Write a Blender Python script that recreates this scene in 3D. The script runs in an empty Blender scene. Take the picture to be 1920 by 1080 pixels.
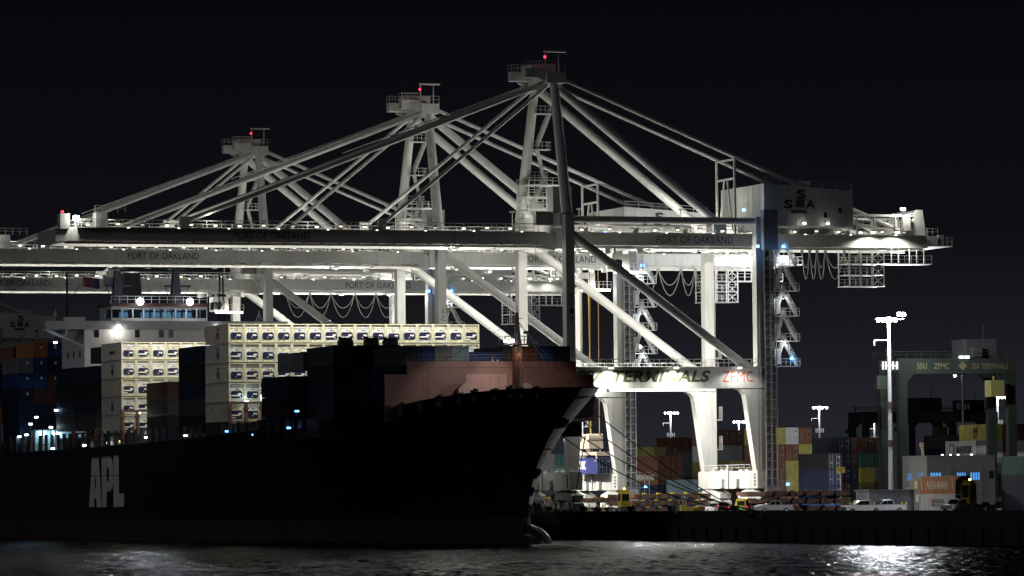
import bpy, math, random
from mathutils import Vector, Matrix
random.seed(7)
C = bpy.context.scene.collection
SC = bpy.context.scene

# ------------------------------------------------------------------ camera, world, night fill, exposure
F, ROLL = 8900.0, 0.0105
PIT, TH = math.atan(393 / F), math.atan(3245 / F)
CAM = Vector((0, 0, 2.05))
FW0 = Vector((math.sin(TH), math.cos(TH), 0)); RT0 = Vector((math.cos(TH), -math.sin(TH), 0)); UP0 = Vector((0, 0, 1))
FW = FW0 * math.cos(PIT) + UP0 * math.sin(PIT); UP = UP0 * math.cos(PIT) - FW0 * math.sin(PIT)
cx = (RT0 - UP * ROLL).normalized(); cz = -FW; cy = cz.cross(cx).normalized()
cd = bpy.data.cameras.new('camera'); cam = bpy.data.objects.new('camera', cd); C.objects.link(cam)
cd.sensor_width = 36; cd.lens = F / 1920 * 36; cd.clip_start = 1; cd.clip_end = 12000
M = Matrix((cx, cy, cz)).transposed().to_4x4(); M.translation = CAM
cam.matrix_world = M
SC.camera = cam


def at(px, py, D):                    # the point seen at a pixel of the photograph at depth D: used to survey the place
    a0, b0 = px - 960, py - 540
    a, b = a0 - ROLL * b0, b0 + ROLL * a0
    d = FW + RT0 * (a / F) - UP * (b / F)
    return CAM + d * (D / d.dot(FW0))


w = bpy.data.worlds.new('World'); SC.world = w; w.use_nodes = True
wn = w.node_tree.nodes; wl = w.node_tree.links
bg = wn['Background']
tc = wn.new('ShaderNodeTexCoord'); sx = wn.new('ShaderNodeSeparateXYZ'); rp = wn.new('ShaderNodeValToRGB')
wl.new(tc.outputs['Generated'], sx.inputs[0]); wl.new(sx.outputs['Z'], rp.inputs[0]); wl.new(rp.outputs[0], bg.inputs[0])
el = rp.color_ramp.elements
el[0].position = 0.0; el[0].color = (.0185, .0187, .0255, 1)
el[1].position = 1.0; el[1].color = (.0010, .0010, .0018, 1)
for p, c in ((.018, (.0155, .0158, .0215)), (.035, (.0092, .0094, .0125)), (.055, (.0046, .0047, .0064)), (.11, (.0021, .0021, .0033))):
    e = el.new(p); e.color = (*c, 1)
bg.inputs[1].default_value = 1.0
sl = bpy.data.lights.new('night_fill', 'SUN'); sl.energy = .12; sl.angle = math.radians(12); sl.color = (.86, .9, 1)  # weak sun added as fill, for moon and city glow
so = bpy.data.objects.new('night_fill', sl); C.objects.link(so)
so.rotation_euler = Vector((.9, .3, -.3)).to_track_quat('-Z', 'Y').to_euler()
SC.view_settings.view_transform = 'Standard'; SC.view_settings.look = 'None'; SC.view_settings.exposure = 0; SC.view_settings.gamma = 1
cy_ = SC.cycles
cy_.max_bounces = 4; cy_.diffuse_bounces = 2; cy_.glossy_bounces = 3; cy_.transmission_bounces = 2
cy_.sample_clamp_indirect = 2.0; cy_.sample_clamp_direct = 0; cy_.use_light_tree = True
cy_.use_denoising = True; cy_.caustics_reflective = False; cy_.caustics_refractive = False

# ------------------------------------------------------------------ materials
MATS = {}


def paint(name, rgb, rough=.55, metal=0.0, var=.18, scale=.35, streak=.35, rust=0.0, spec=.5):
    if name in MATS: return MATS[name]
    m = bpy.data.materials.new(name); m.use_nodes = True
    n = m.node_tree.nodes; l = m.node_tree.links; b = n['Principled BSDF']
    b.inputs['Roughness'].default_value = rough; b.inputs['Metallic'].default_value = metal; b.inputs['Specular IOR Level'].default_value = spec
    t = n.new('ShaderNodeTexCoord'); oi = n.new('ShaderNodeObjectInfo')
    add = n.new('ShaderNodeVectorMath'); add.operation = 'ADD'
    sc = n.new('ShaderNodeVectorMath'); sc.operation = 'SCALE'; sc.inputs['Scale'].default_value = 37.0
    cb = n.new('ShaderNodeCombineXYZ')
    for i in range(3): l.new(oi.outputs['Random'], cb.inputs[i])
    l.new(cb.outputs[0], sc.inputs[0]); l.new(t.outputs['Object'], add.inputs[0]); l.new(sc.outputs[0], add.inputs[1])
    n1 = n.new('ShaderNodeTexNoise'); n1.inputs['Scale'].default_value = scale; n1.inputs['Detail'].default_value = 6
    l.new(add.outputs[0], n1.inputs['Vector'])
    mp = n.new('ShaderNodeMapping'); mp.inputs['Scale'].default_value = (2.2, 2.2, .16)
    l.new(add.outputs[0], mp.inputs[0])
    n2 = n.new('ShaderNodeTexNoise'); n2.inputs['Scale'].default_value = 1.0; n2.inputs['Detail'].default_value = 4
    l.new(mp.outputs[0], n2.inputs['Vector'])
    r1 = n.new('ShaderNodeMapRange'); r1.inputs[1].default_value = .3; r1.inputs[2].default_value = .7; r1.inputs[3].default_value = 1 - var; r1.inputs[4].default_value = 1 + var * .5
    l.new(n1.outputs[0], r1.inputs[0])
    r2 = n.new('ShaderNodeMapRange'); r2.inputs[1].default_value = .52; r2.inputs[2].default_value = .75; r2.inputs[3].default_value = 1; r2.inputs[4].default_value = 1 - streak
    l.new(n2.outputs[0], r2.inputs[0])
    mu = n.new('ShaderNodeMath'); mu.operation = 'MULTIPLY'; l.new(r1.outputs[0], mu.inputs[0]); l.new(r2.outputs[0], mu.inputs[1])
    vm = n.new('ShaderNodeVectorMath'); vm.operation = 'SCALE'; vm.inputs[0].default_value = rgb; l.new(mu.outputs[0], vm.inputs['Scale'])
    out = vm.outputs[0]
    if rust:
        n3 = n.new('ShaderNodeTexNoise'); n3.inputs['Scale'].default_value = 1.7; n3.inputs['Detail'].default_value = 8
        l.new(mp.outputs[0], n3.inputs['Vector'])
        r3 = n.new('ShaderNodeMapRange'); r3.inputs[1].default_value = .6; r3.inputs[2].default_value = .72; r3.inputs[3].default_value = 0; r3.inputs[4].default_value = rust
        l.new(n3.outputs[0], r3.inputs[0])
        mx = n.new('ShaderNodeMix'); mx.data_type = 'RGBA'; l.new(r3.outputs[0], mx.inputs['Factor']); l.new(out, mx.inputs['A']); mx.inputs['B'].default_value = (.16, .07, .03, 1)
        out = mx.outputs['Result']
    l.new(out, b.inputs['Base Color'])
    MATS[name] = m
    return m


def glow(name, rgb, s):
    if name in MATS: return MATS[name]
    m = bpy.data.materials.new(name); m.use_nodes = True
    b = m.node_tree.nodes['Principled BSDF']; b.inputs['Base Color'].default_value = (*[c * .3 for c in rgb], 1)
    b.inputs['Emission Color'].default_value = (*rgb, 1); b.inputs['Emission Strength'].default_value = s
    m.cycles.emission_sampling = 'NONE'
    MATS[name] = m
    return m


WHITE = paint('crane_white', (.68, .68, .63), .5, var=.1, scale=.25, streak=.18, rust=.12)
CGREY = paint('crane_grey', (.32, .32, .3), .6, var=.2)
DARK = paint('dark_steel', (.05, .05, .05), .6)
ROPE = paint('rope_black', (.012, .012, .012), .9)
YROPE = paint('rope_yellow', (.5, .33, .07), .7)
BLACKL = paint('letter_black', (.025, .027, .03), .6, var=.05, streak=.05)
GREENL = paint('letter_dark_green', (.075, .095, .04), .6, var=.05, streak=.05)
REDL = paint('letter_orange', (.6, .1, .03), .6, var=.05, streak=.05)
WHITEL = paint('letter_white', (.75, .75, .7), .6, var=.08, streak=.1)
BLUEL = paint('letter_blue', (.05, .08, .25), .6, var=.05, streak=.05)
GOLDL = paint('letter_gold', (.055, .05, .024), .6, var=.05, streak=.05)
REEFER = paint('reefer_white', (.70, .69, .6), .5, var=.22, scale=1.1, streak=.3, rust=.45)
REEFFR = paint('reefer_frame', (.55, .54, .38), .5, var=.2, scale=.9, streak=.3, rust=.4)
NAVYP = paint('reefer_machinery_navy', (.012, .014, .05), .4, var=.3, scale=2)
GASKET = paint('black_gap', (.02, .02, .015), .8)
YEL = paint('safety_yellow', (.6, .46, .02), .5)
TYRE = paint('tyre_rubber', (.02, .02, .02), .9)
GLASS = paint('dark_glass', (.015, .018, .022), .08, var=.05, streak=0)
CHROME = paint('rim_metal', (.45, .45, .45), .35, metal=.6)
LAMP = glow('lamp_white', (1, .97, .9), 14)
LAMPD = glow('lamp_small', (1, .96, .84), 5)
LAMPW = glow('lamp_warm', (1, .88, .6), 2.6)
LAMPF = glow('lamp_faint', (1, .97, .9), .7)
LAMPC = glow('lamp_cool', (.85, .92, 1), 12)
LAMPB = glow('lamp_blue', (.12, .4, 1), 6)
LAMPR = glow('lamp_red', (1, .04, .08), 3)
LAMPY = glow('lamp_amber', (1, .75, .15), 6)


# ------------------------------------------------------------------ mesh helpers
class MB:
    def __init__(s): s.v = []; s.f = []; s.m = []; s.sm = []

    def add(s, vs, fs, mi=0, smooth=False):
        o = len(s.v); s.v += [tuple(x) for x in vs]
        for f in fs: s.f.append([o + i for i in f]); s.m.append(mi); s.sm.append(smooth)

    def box(s, x0, x1, y0, y1, z0, z1, mi=0):
        s.add([(x0, y0, z0), (x1, y0, z0), (x1, y1, z0), (x0, y1, z0), (x0, y0, z1), (x1, y0, z1), (x1, y1, z1), (x0, y1, z1)],
              [(0, 3, 2, 1), (4, 5, 6, 7), (0, 1, 5, 4), (1, 2, 6, 5), (2, 3, 7, 6), (3, 0, 4, 7)], mi)

    def frame(s, p, q):
        p, q = Vector(p), Vector(q); d = (q - p).normalized()
        u = Vector((0, 0, 1)) if abs(d.z) < .95 else Vector((1, 0, 0))
        a = d.cross(u).normalized(); b = a.cross(d).normalized()
        return p, q, a, b

    def bar(s, p, q, wd, ht=None, mi=0):
        ht = ht or wd; p, q, a, b = s.frame(p, q); a = a * wd / 2; b = b * ht / 2
        s.add([p - a - b, p + a - b, p + a + b, p - a + b, q - a - b, q + a - b, q + a + b, q - a + b],
              [(0, 3, 2, 1), (4, 5, 6, 7), (0, 1, 5, 4), (1, 2, 6, 5), (2, 3, 7, 6), (3, 0, 4, 7)], mi)

    def tube(s, p, q, r0, r1=None, n=12, mi=0):
        r1 = r0 if r1 is None else r1; p, q, a, b = s.frame(p, q)
        vs = []
        for c, r in ((p, r0), (q, r1)):
            for i in range(n):
                t = 2 * math.pi * i / n; vs.append(c + a * (r * math.cos(t)) + b * (r * math.sin(t)))
        s.add(vs, [(i, (i + 1) % n, n + (i + 1) % n, n + i) for i in range(n)], mi, n > 6)
        s.add(vs, [tuple(range(n - 1, -1, -1)), tuple(range(n, 2 * n))], mi)

    def path(s, pts, r, n=5, mi=0):
        for a, b in zip(pts, pts[1:]): s.tube(a, b, r, r, n, mi)

    def prism(s, pts, a, b, ax='y', mi=0):          # pts: (x,z) for ax y, (y,z) for ax x, (x,y) for ax z
        def put(p, t): return {'y': (p[0], t, p[1]), 'x': (t, p[0], p[1]), 'z': (p[0], p[1], t)}[ax]
        n = len(pts); vs = [put(p, a) for p in pts] + [put(p, b) for p in pts]
        s.add(vs, [tuple(range(n - 1, -1, -1)), tuple(range(n, 2 * n))] + [(i, (i + 1) % n, n + (i + 1) % n, n + i) for i in range(n)], mi)

    def rail(s, p, q, h=1.1, step=2.0, t=.055, mi=0, mid=True):
        p, q = Vector(p), Vector(q); L = (q - p).length; k = max(1, round(L / step)); z = Vector((0, 0, h))
        for i in range(k + 1): c = p.lerp(q, i / k); s.bar(c, c + z, t, t, mi)
        s.bar(p + z, q + z, t, t, mi)
        if mid: s.bar(p + z * .55, q + z * .55, t * .8, t * .8, mi)

    def stairs(s, p, q, wd=.8, mi=0, axis=(0, 1, 0)):
        p, q = Vector(p), Vector(q); a = Vector(axis) * wd / 2
        for sg in (-1, 1):
            s.bar(p + a * sg, q + a * sg, .09, .22, mi); s.rail(p + a * sg, q + a * sg, 1.0, 1.3, .05, mi)
        k = max(2, int(abs(q.z - p.z) / .45))
        for i in range(1, k): c = p.lerp(q, i / k); s.bar(c - a, c + a, .22, .05, mi)

    def build(s, name, mats, parent=None, loc=None):
        me = bpy.data.meshes.new(name); me.from_pydata(s.v, [], s.f); me.update()
        for m in (mats if isinstance(mats, (list, tuple)) else [mats]): me.materials.append(m)
        me.polygons.foreach_set('material_index', s.m); me.polygons.foreach_set('use_smooth', s.sm)
        import bmesh
        bm = bmesh.new(); bm.from_mesh(me); bmesh.ops.recalc_face_normals(bm, faces=bm.faces); bm.to_mesh(me); bm.free()
        o = bpy.data.objects.new(name, me); C.objects.link(o)
        if parent: o.parent = parent
        if loc is not None: o.location = loc
        return o


def tag(o, label=None, cat=None, group=None, kind=None):
    if label: o['label'] = label
    if cat: o['category'] = cat
    if group: o['group'] = group
    if kind: o['kind'] = kind
    return o


def empty(name, loc, rz=0):
    o = bpy.data.objects.new(name, None); C.objects.link(o); o.location = loc; o.rotation_euler = (0, 0, rz); o.empty_display_size = .5
    return o


def link_copy(o, parent=None):
    c = o.copy(); C.objects.link(c)
    if parent: c.parent = parent
    return c


def copy_tree(o, parent=None):
    c = link_copy(o, parent)
    for ch in list(o.children): copy_tree(ch, c)
    return c


_fc = {}


def text_mesh(s, shear=0.0, bold=.0):
    k = (s, shear, bold)
    if k in _fc: return _fc[k]
    cu = bpy.data.curves.new('lettering', 'FONT'); cu.body = s; cu.shear = shear; cu.offset = bold; cu.resolution_u = 3; cu.space_character = 1.05
    o = bpy.data.objects.new('lettering', cu); C.objects.link(o)
    bpy.context.view_layer.update()
    me = bpy.data.meshes.new_from_object(o.evaluated_get(bpy.context.evaluated_depsgraph_get()))
    bpy.data.objects.remove(o)
    vs = [v.co.copy() for v in me.vertices]; fs = [tuple(p.vertices) for p in me.polygons]
    x0 = min(v.x for v in vs); x1 = max(v.x for v in vs); y0 = min(v.y for v in vs); y1 = max(v.y for v in vs)
    _fc[k] = ([((v.x - x0) / (x1 - x0) - .5, (v.y - y0) / (y1 - y0) - .5) for v in vs], fs)
    return _fc[k]


def lettering(s, wd, ht, loc, face, mat, parent=None, shear=0.0, bold=.01, name='lettering', tilt=0.0, stack=None):
    vs, fs = text_mesh(s, shear, bold)
    b = MB(); x, y, z = loc
    if face == '-y': P = [(x + u * wd, y, z + t * ht + u * wd * tilt) for u, t in vs]
    elif face == '-x': P = [(x, y - u * wd, z + t * ht) for u, t in vs]
    elif face == '+x': P = [(x, y + u * wd, z + t * ht) for u, t in vs]
    b.add(P, fs); me = bpy.data.meshes.new(name); me.from_pydata(b.v, [], b.f); me.materials.append(mat)
    o = bpy.data.objects.new(name, me); C.objects.link(o)
    if parent: o.parent = parent
    return o


def curve_shape(loops):
    cu = bpy.data.curves.new('shape', 'CURVE'); cu.dimensions = '2D'; cu.fill_mode = 'BOTH'
    for lp in loops:
        sp = cu.splines.new('POLY'); sp.points.add(len(lp) - 1); sp.use_cyclic_u = True
        for p, (x, y) in zip(sp.points, lp): p.co = (x, y, 0, 1)
    o = bpy.data.objects.new('shape', cu); C.objects.link(o); bpy.context.view_layer.update()
    me = bpy.data.meshes.new_from_object(o.evaluated_get(bpy.context.evaluated_depsgraph_get()))
    bpy.data.objects.remove(o)
    return [(v.co.x, v.co.y) for v in me.vertices], [tuple(p.vertices) for p in me.polygons]


def point(parent, loc, W, r=.25, col=(1, .98, .92), name='lamp_light'):
    l = bpy.data.lights.new(name, 'POINT'); l.energy = W; l.shadow_soft_size = r; l.color = col
    o = bpy.data.objects.new(name, l); C.objects.link(o); o.location = loc
    if parent: o.parent = parent
    return o


def spot(parent, loc, to, W, ang=110, r=.25, col=(1, .98, .92), blend=.5, name='flood_light'):
    l = bpy.data.lights.new(name, 'SPOT'); l.energy = W; l.shadow_soft_size = r; l.color = col; l.spot_size = math.radians(ang); l.spot_blend = blend
    o = bpy.data.objects.new(name, l); C.objects.link(o); o.location = loc
    o.rotation_euler = (Vector(to) - Vector(loc)).to_track_quat('-Z', 'Y').to_euler()
    if parent: o.parent = parent
    return o


# ------------------------------------------------------------------ setting: water, quay
GZ = -0.6                              # apron level; the bull rail along the edge tops out at 0
WZ = -4.15
wm = bpy.data.materials.new('harbour_water'); wm.use_nodes = True
n = wm.node_tree.nodes; l = wm.node_tree.links; b = n['Principled BSDF']
b.inputs['Base Color'].default_value = (.004, .006, .01, 1); b.inputs['Roughness'].default_value = .24; b.inputs['IOR'].default_value = 1.33
tcw = n.new('ShaderNodeTexCoord')
mpw = n.new('ShaderNodeMapping'); mpw.inputs['Rotation'].default_value = (0, 0, TH)
l.new(tcw.outputs['Object'], mpw.inputs[0])
h = None
for sc_, st_ in ((.9, .3), (2.2, .12)):
    nz = n.new('ShaderNodeTexNoise'); nz.inputs['Scale'].default_value = sc_; nz.inputs['Detail'].default_value = 3
    l.new(mpw.outputs[0], nz.inputs['Vector'])
    mm = n.new('ShaderNodeMath'); mm.operation = 'MULTIPLY'; mm.inputs[1].default_value = st_; l.new(nz.outputs[0], mm.inputs[0])
    if h is None: h = mm.outputs[0]
    else:
        ad = n.new('ShaderNodeMath'); ad.operation = 'ADD'; l.new(h, ad.inputs[0]); l.new(mm.outputs[0], ad.inputs[1]); h = ad.outputs[0]
bp = n.new('ShaderNodeBump'); bp.inputs['Strength'].default_value = 1.0; bp.inputs['Distance'].default_value = .3
l.new(h, bp.inputs['Height']); l.new(bp.outputs[0], b.inputs['Normal'])
df = n.new('ShaderNodeBsdfDiffuse'); df.inputs['Color'].default_value = (.006, .008, .011, 1); mxs = n.new('ShaderNodeMixShader'); mxs.inputs[0].default_value = .62
l.new(b.outputs[0], mxs.inputs[1]); l.new(df.outputs[0], mxs.inputs[2]); l.new(mxs.outputs[0], n['Material Output'].inputs['Surface'])
import numpy as np


def wave_height(X, Y):
    rg = np.random.default_rng(5); Z = np.zeros_like(X)
    for i in range(46):
        lam = .9 * (3.6 / .9) ** rg.random(); th = 2.2 + rg.normal() * .75; kx, ky = 2 * np.pi / lam * np.cos(th), 2 * np.pi / lam * np.sin(th)
        Z += lam * .0044 * np.sin(kx * X + ky * Y + rg.random() * 6.28)
    return Z


# open water as one sheet: fine waves where the picture looks, flat beyond
nd, na = 860, 540
dd = np.linspace(300, 700, nd)[:, None]; aa = np.linspace(-.135, .135, na)[None, :]
Xc, Dc = dd * aa, dd + 0 * aa
WX = Xc * math.cos(TH) + Dc * math.sin(TH); WY = -Xc * math.sin(TH) + Dc * math.cos(TH)
fade = np.clip(np.minimum((dd - 300) / 30, (700 - dd) / 30), 0, 1) * np.clip((.135 - np.abs(aa)) / .01, 0, 1)
WZg = WZ + wave_height(WX, WY) * fade
co = np.stack([WX, WY, WZg], -1).reshape(-1, 3)
ii = (np.arange(nd - 1)[:, None] * na + np.arange(na - 1)[None, :]).reshape(-1)
fq = np.stack([ii, ii + 1, ii + na + 1, ii + na], -1)


def WP(D, a_): return (D * a_ * math.cos(TH) + D * math.sin(TH), -D * a_ * math.sin(TH) + D * math.cos(TH), WZ)


ext = np.array([WP(300, -.135), WP(300, .135), WP(700, -.135), WP(700, .135), (-4000, -300, WZ), (4000, -300, WZ), (4000, 6000, WZ), (-4000, 6000, WZ)])
o0 = len(co); co = np.concatenate([co, ext]); fq = np.concatenate([fq, np.array([[4, 5, 1, 0], [5, 6, 3, 1], [6, 7, 2, 3], [7, 4, 0, 2]]) + o0])
me = bpy.data.meshes.new('water'); me.vertices.add(len(co)); me.vertices.foreach_set('co', co.astype(np.float32).ravel())
me.loops.add(fq.size); me.loops.foreach_set('vertex_index', fq.astype(np.int32).ravel())
me.polygons.add(len(fq)); me.polygons.foreach_set('loop_start', np.arange(0, fq.size, 4, dtype=np.int32)); me.polygons.foreach_set('use_smooth', np.ones(len(fq), bool))
me.update(calc_edges=True); me.materials.append(wm)
wo_ = bpy.data.objects.new('water', me); C.objects.link(wo_); tag(wo_, kind='structure')

QE = 243.0
asph = paint('apron_asphalt', (.055, .055, .055), .85, var=.3, scale=.08, streak=0)
conc = paint('quay_concrete', (.045, .045, .045), .9, var=.3, scale=.2, streak=.4)
qb = MB()
qb.box(QE, 6000, -300, 9000, -9, GZ)
tag(qb.build('quay', [asph]), kind='structure')
qf = MB(); qf.box(QE - .35, QE - .004, -300, 2500, -9, GZ - .2)
for i in range(160): qf.tube((QE - .6, 330 + i * 5, -9), (QE - .6, 330 + i * 5, -2.0), .28, n=8)
tag(qf.build('quay_wall', conc), kind='structure')
kb = MB()
for i in range(60): kb.box(QE - .35, QE + .45, 320 + i * 12, 331.7 + i * 12, GZ - .196, 0)
tag(kb.build('quay_kerb', conc), kind='structure')

# ------------------------------------------------------------------ the ship-to-shore cranes
VR = 246.5                               # waterside rail


def lamp_box(mb_h, mb_l, x, y, z, s=.32, face='-y'):
    mb_h.box(x - s, x + s, y - .16, y + .16, z - .22, z + .26)
    mb_l.box(x - s * .8, x + s * .8, y - .2, y + .2, z - .19, z - .02)


_wl = {}


def walk_lamp(on, v=0):
    on = (on, v)
    if on not in _wl:
        b = MB(); b.box(-.3, .3, -.16, .16, -.22, .26); b.box(-.24, .24, -.2, .2, -.19, -.02, 1); b.bar((.2, .1, -.5), (.2, .1, .1), .06)
        _wl[on] = b.build('walkway_lamp', [CGREY, (LAMPD, LAMPW, LAMPF)[v] if on[0] else DARK]); C.objects.unlink(_wl[on])
    return _wl[on]


def kick_lamp(on):
    if ('k', on) not in _wl:
        b = MB(); b.box(-.18, .18, -.06, .05, -.06, .06); b.box(-.16, .16, -.09, .03, -.05, .03, 1)
        _wl[('k', on)] = b.build('kick_lamp', [CGREY, LAMPD if on else DARK]); C.objects.unlink(_wl[('k', on)])
    return _wl[('k', on)]


def stair_lamp_mesh():
    b = MB()
    for z in (24.5, 31, 37.2): b.box(33.05, 33.35, -12.72, -12.5, z - GZ + .15, z - GZ + .3)
    return b


def crane(yc, label, num, trolley_x, festoon, lights=True, reef=None, blue=True, k=1.0):
    R = empty('gantry_crane', (VR, yc, GZ)); tag(R, label, 'container crane', 'ship to shore cranes along the quay')
    dz = -GZ

    def mk(b, name, m, par=None):
        return b.build(name, m, par or R)
    # z in quay-edge datum; shift everything by dz through the root
    T = {}
    N, FAR = -10.1, 10.1
    # legs ------------------------------------------------
    for fr in (N, FAR):
        y0, y1 = fr - .8, fr + .8
        b = MB()
        b.box(-.66, .7, y0, y1, 17.9 + dz, 43.6 + dz)
        for z in (24, 28, 32, 36, 40): b.box(-.69, .73, y0 - .03, y1 + .03, z + dz, z + .12 + dz)
        b.prism([(-.66, 5.7 + dz), (1.0, 5.7 + dz), (1.72, 16.2 + dz), (2.05, 17.0 + dz), (2.9, 17.85 + dz), (-.66, 17.85 + dz)], y0, y1)
        lg = mk(b, 'leg', WHITE)
        if fr == N and num:
            for i, ch in enumerate(num): lettering(ch, .55, .75, (.1, y0 - .02, 31.6 - i * 1.15 + dz), '-y', BLACKL, lg)
        b = MB()
        b.box(29.62, 31.12, y0, y1, 17.9 + dz, 39.2 + dz)
        for z in (22, 25, 28, 31, 34, 37): b.box(29.59, 31.15, y0 - .03, y1 + .03, z + dz, z + .1 + dz)
        b.prism([(29.25, 5.7 + dz), (31.3, 5.7 + dz), (31.3, 17.85 + dz), (26.3, 17.85 + dz), (27.1, 17.6 + dz), (27.6, 17.0 + dz), (27.75, 16.2 + dz)], y0, y1)
        lg2 = mk(b, 'leg', WHITE)
        b = MB()                              # ladder up the back of the landside leg
        for s_ in (0, .45): b.bar((31.5, fr - .2 + s_, 6 + dz), (31.5, fr - .2 + s_, 38 + dz), .06)
        for i in range(60): b.bar((31.5, fr - .2, 6.3 + i * .52 + dz), (31.5, fr + .25, 6.3 + i * .52 + dz), .05)
        for z in (9.0, 13.5, 23.0):
            b.box(31.15, 32.3, fr - .6, fr + .6, z + dz, z + .12 + dz); b.rail((32.3, fr - .6, z + .1 + dz), (32.3, fr + .6, z + .1 + dz), 2.0, .4)
        mk(b, 'ladder', WHITE, lg2)
    # portal beams ------------------------------------------
    for fr in (N, FAR):
        b = MB(); y0, y1 = fr - .9, fr + .9
        b.box(-.6, 31.25, y0, y1, 17.95 + dz, 21.05 + dz)
        for x in (4, 9.8, 14.5, 21, 26): b.box(x, x + .08, y0 - .025, y1 + .025, 17.97 + dz, 19 + dz)
        pb = mk(b, 'portal_beam', WHITE)
        b = MB(); b.box(-.3, 31.6, fr - 1.6, fr - .904, 21.0 + dz, 21.12 + dz); b.rail((-.3, fr - 1.55, 21.1 + dz), (31.4, fr - 1.55, 21.1 + dz), 1.15, 1.9)
        b.rail((-.3, fr + .85, 21.1 + dz), (29.4, fr + .85, 21.1 + dz), 1.15, 1.9)
        mk(b, 'walkway_railing', WHITE, pb)
        if fr == N:
            ym = y0 - .03
            lettering('TERMINALS', 15.6, 1.75, (14.2, ym, 19.72 + dz), '-y', GREENL, pb, shear=.25, bold=.035)
            lettering('SSA', 4.6, 1.75, (2.9, ym, 19.72 + dz), '-y', GREENL, pb, shear=.25, bold=.035)
            lettering('ZPMC', 4.9, 1.6, (26.4, ym, 19.65 + dz), '-y', REDL, pb, bold=.0)
            hb, lb = MB(), MB()
            for x in (5.6, 15.9, 26.0):
                hb.bar((x, fr - 1.3, 21.0 + dz), (x, fr - 2.3, 21.2 + dz), .1); lamp_box(hb, lb, x, fr - 2.3, 21.0 + dz, .42)
            fl = mk(hb, 'floodlight', CGREY, pb); mk(lb, 'lens', LAMP, fl)
    # sills and bogies ---------------------------------------
    for x0, wd in ((-.75, 2.0), (29.1, 2.2)):
        b = MB(); b.box(x0, x0 + wd, -9.25, 9.25, 3.05 + dz, 5.68 + dz)
        b.box(x0, x0 + wd, -11.6, -9.254, 3.05 + dz, 5.68 + dz); b.box(x0, x0 + wd, 9.254, 11.6, 3.05 + dz, 5.68 + dz)
        for y in (-9, -3.2, -2.4, 3, 4.1, 8): b.box(x0 - .04, x0 + wd + .04, y, y + .12, 3.08 + dz, 5.6 + dz)
        for y in (-7.5, -5.2, .4, 2.2, 5.6): b.box(x0 + .2, x0 + 1.0, y, y + 1.1, 5.684 + dz, 5.95 + dz)
        si = mk(b, 'sill_beam', WHITE)
        b = MB()
        for i in range(4): b.box(x0 - .06, x0 - .03, -10.9 + (i % 2) * .02, -10.3, 3.5 + i * .5 + dz, 3.75 + i * .5 + dz)
        mk(b, 'warning_marks', BLACKL, si)
        b = MB()
        for y in (-4.6, 1.2): b.box(x0 - .5, x0 - .004, y, y + 1.5, 3.2 + dz, 4.5 + dz)
        b.bar((x0 - .4, -1.2, 3 + dz), (x0 - .4, -1.2, 6.6 + dz), .25)
        b.rail((x0 - .1, -9, 5.7 + dz), (x0 - .1, 9, 5.7 + dz), .9, 2.2)
        mk(b, 'sill_equipment', WHITE, si)
        for sg in (-1, 1):
            yy = 7.9 * sg
            b = MB(); xc = x0 + wd / 2
            b.prism([(yy - 4.4, 2.3 + dz), (yy - 1.2, 3.0 + dz), (yy + 1.2, 3.0 + dz), (yy + 4.4, 2.3 + dz), (yy + 4.4, 1.6 + dz), (yy - 4.4, 1.6 + dz)], xc - .9, xc + .9, 'x'); b.box(xc - .5, xc + .5, yy - 1.1, yy + 1.1, 2.9 + dz, 3.046 + dz)
            for q in (-2.9, 2.9):
                b.prism([(yy + q - 1.9, 1.1 + dz), (yy + q - .5, 1.58 + dz), (yy + q + .5, 1.58 + dz), (yy + q + 1.9, 1.1 + dz), (yy + q + 1.9, .35 + dz), (yy + q - 1.9, .35 + dz)], xc - .85, xc + .85, 'x')
                b.box(xc - 1.1, xc - .86, yy + q - .6, yy + q + .6, .3 + dz, 1.3 + dz)
            bo = mk(b, 'bogie', WHITE if x0 > 0 else CGREY)
            for q in (-4.2, -1.6, 1.6, 4.2):
                wbm = MB(); wbm.tube((xc - .3, yy + q, .42), (xc + .3, yy + q, .42), .42, n=14); wbm.tube((xc - .38, yy + q, .42), (xc + .38, yy + q, .42), .18, n=8)
                mk(wbm, 'wheel', DARK, bo)
    # braces, ties, cross beams -------------------------------
    for fr in (N, FAR):
        b = MB(); b.tube((.8, fr, 40.6 + dz), (28.9, fr, 20.6 + dz), .67, n=16)
        b.prism([(.7, 39 + dz), (2.1, 39.9 + dz), (.7, 41.6 + dz)], fr - .1, fr + .1); mk(b, 'diagonal_brace', WHITE)
        b = MB(); b.tube((.7, fr, 42.85 + dz), (30.4, fr, 42.85 + dz), .52, n=16)
        b.box(29.7, 31.2, fr - .75, fr + .75, 39.204 + dz, 43.5 + dz); mk(b, 'upper_tie', WHITE)
    b = MB(); b.box(-.9, .95, -9.28, 9.28, 41.9 + dz, 43.9 + dz); b.prism([(-5.4, 41.88 + dz), (-4.2, 40.6 + dz), (4.2, 40.6 + dz), (5.4, 41.88 + dz)], -.8, .8, 'x'); mk(b, 'cross_beam', WHITE)
    b = MB(); b.box(29.8, 31.1, -9.28, 9.28, 41.5 + dz, 43.2 + dz); mk(b, 'cross_beam', WHITE)
    # girders -----------------------------------------------
    hb, lb = MB(), MB()
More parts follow.
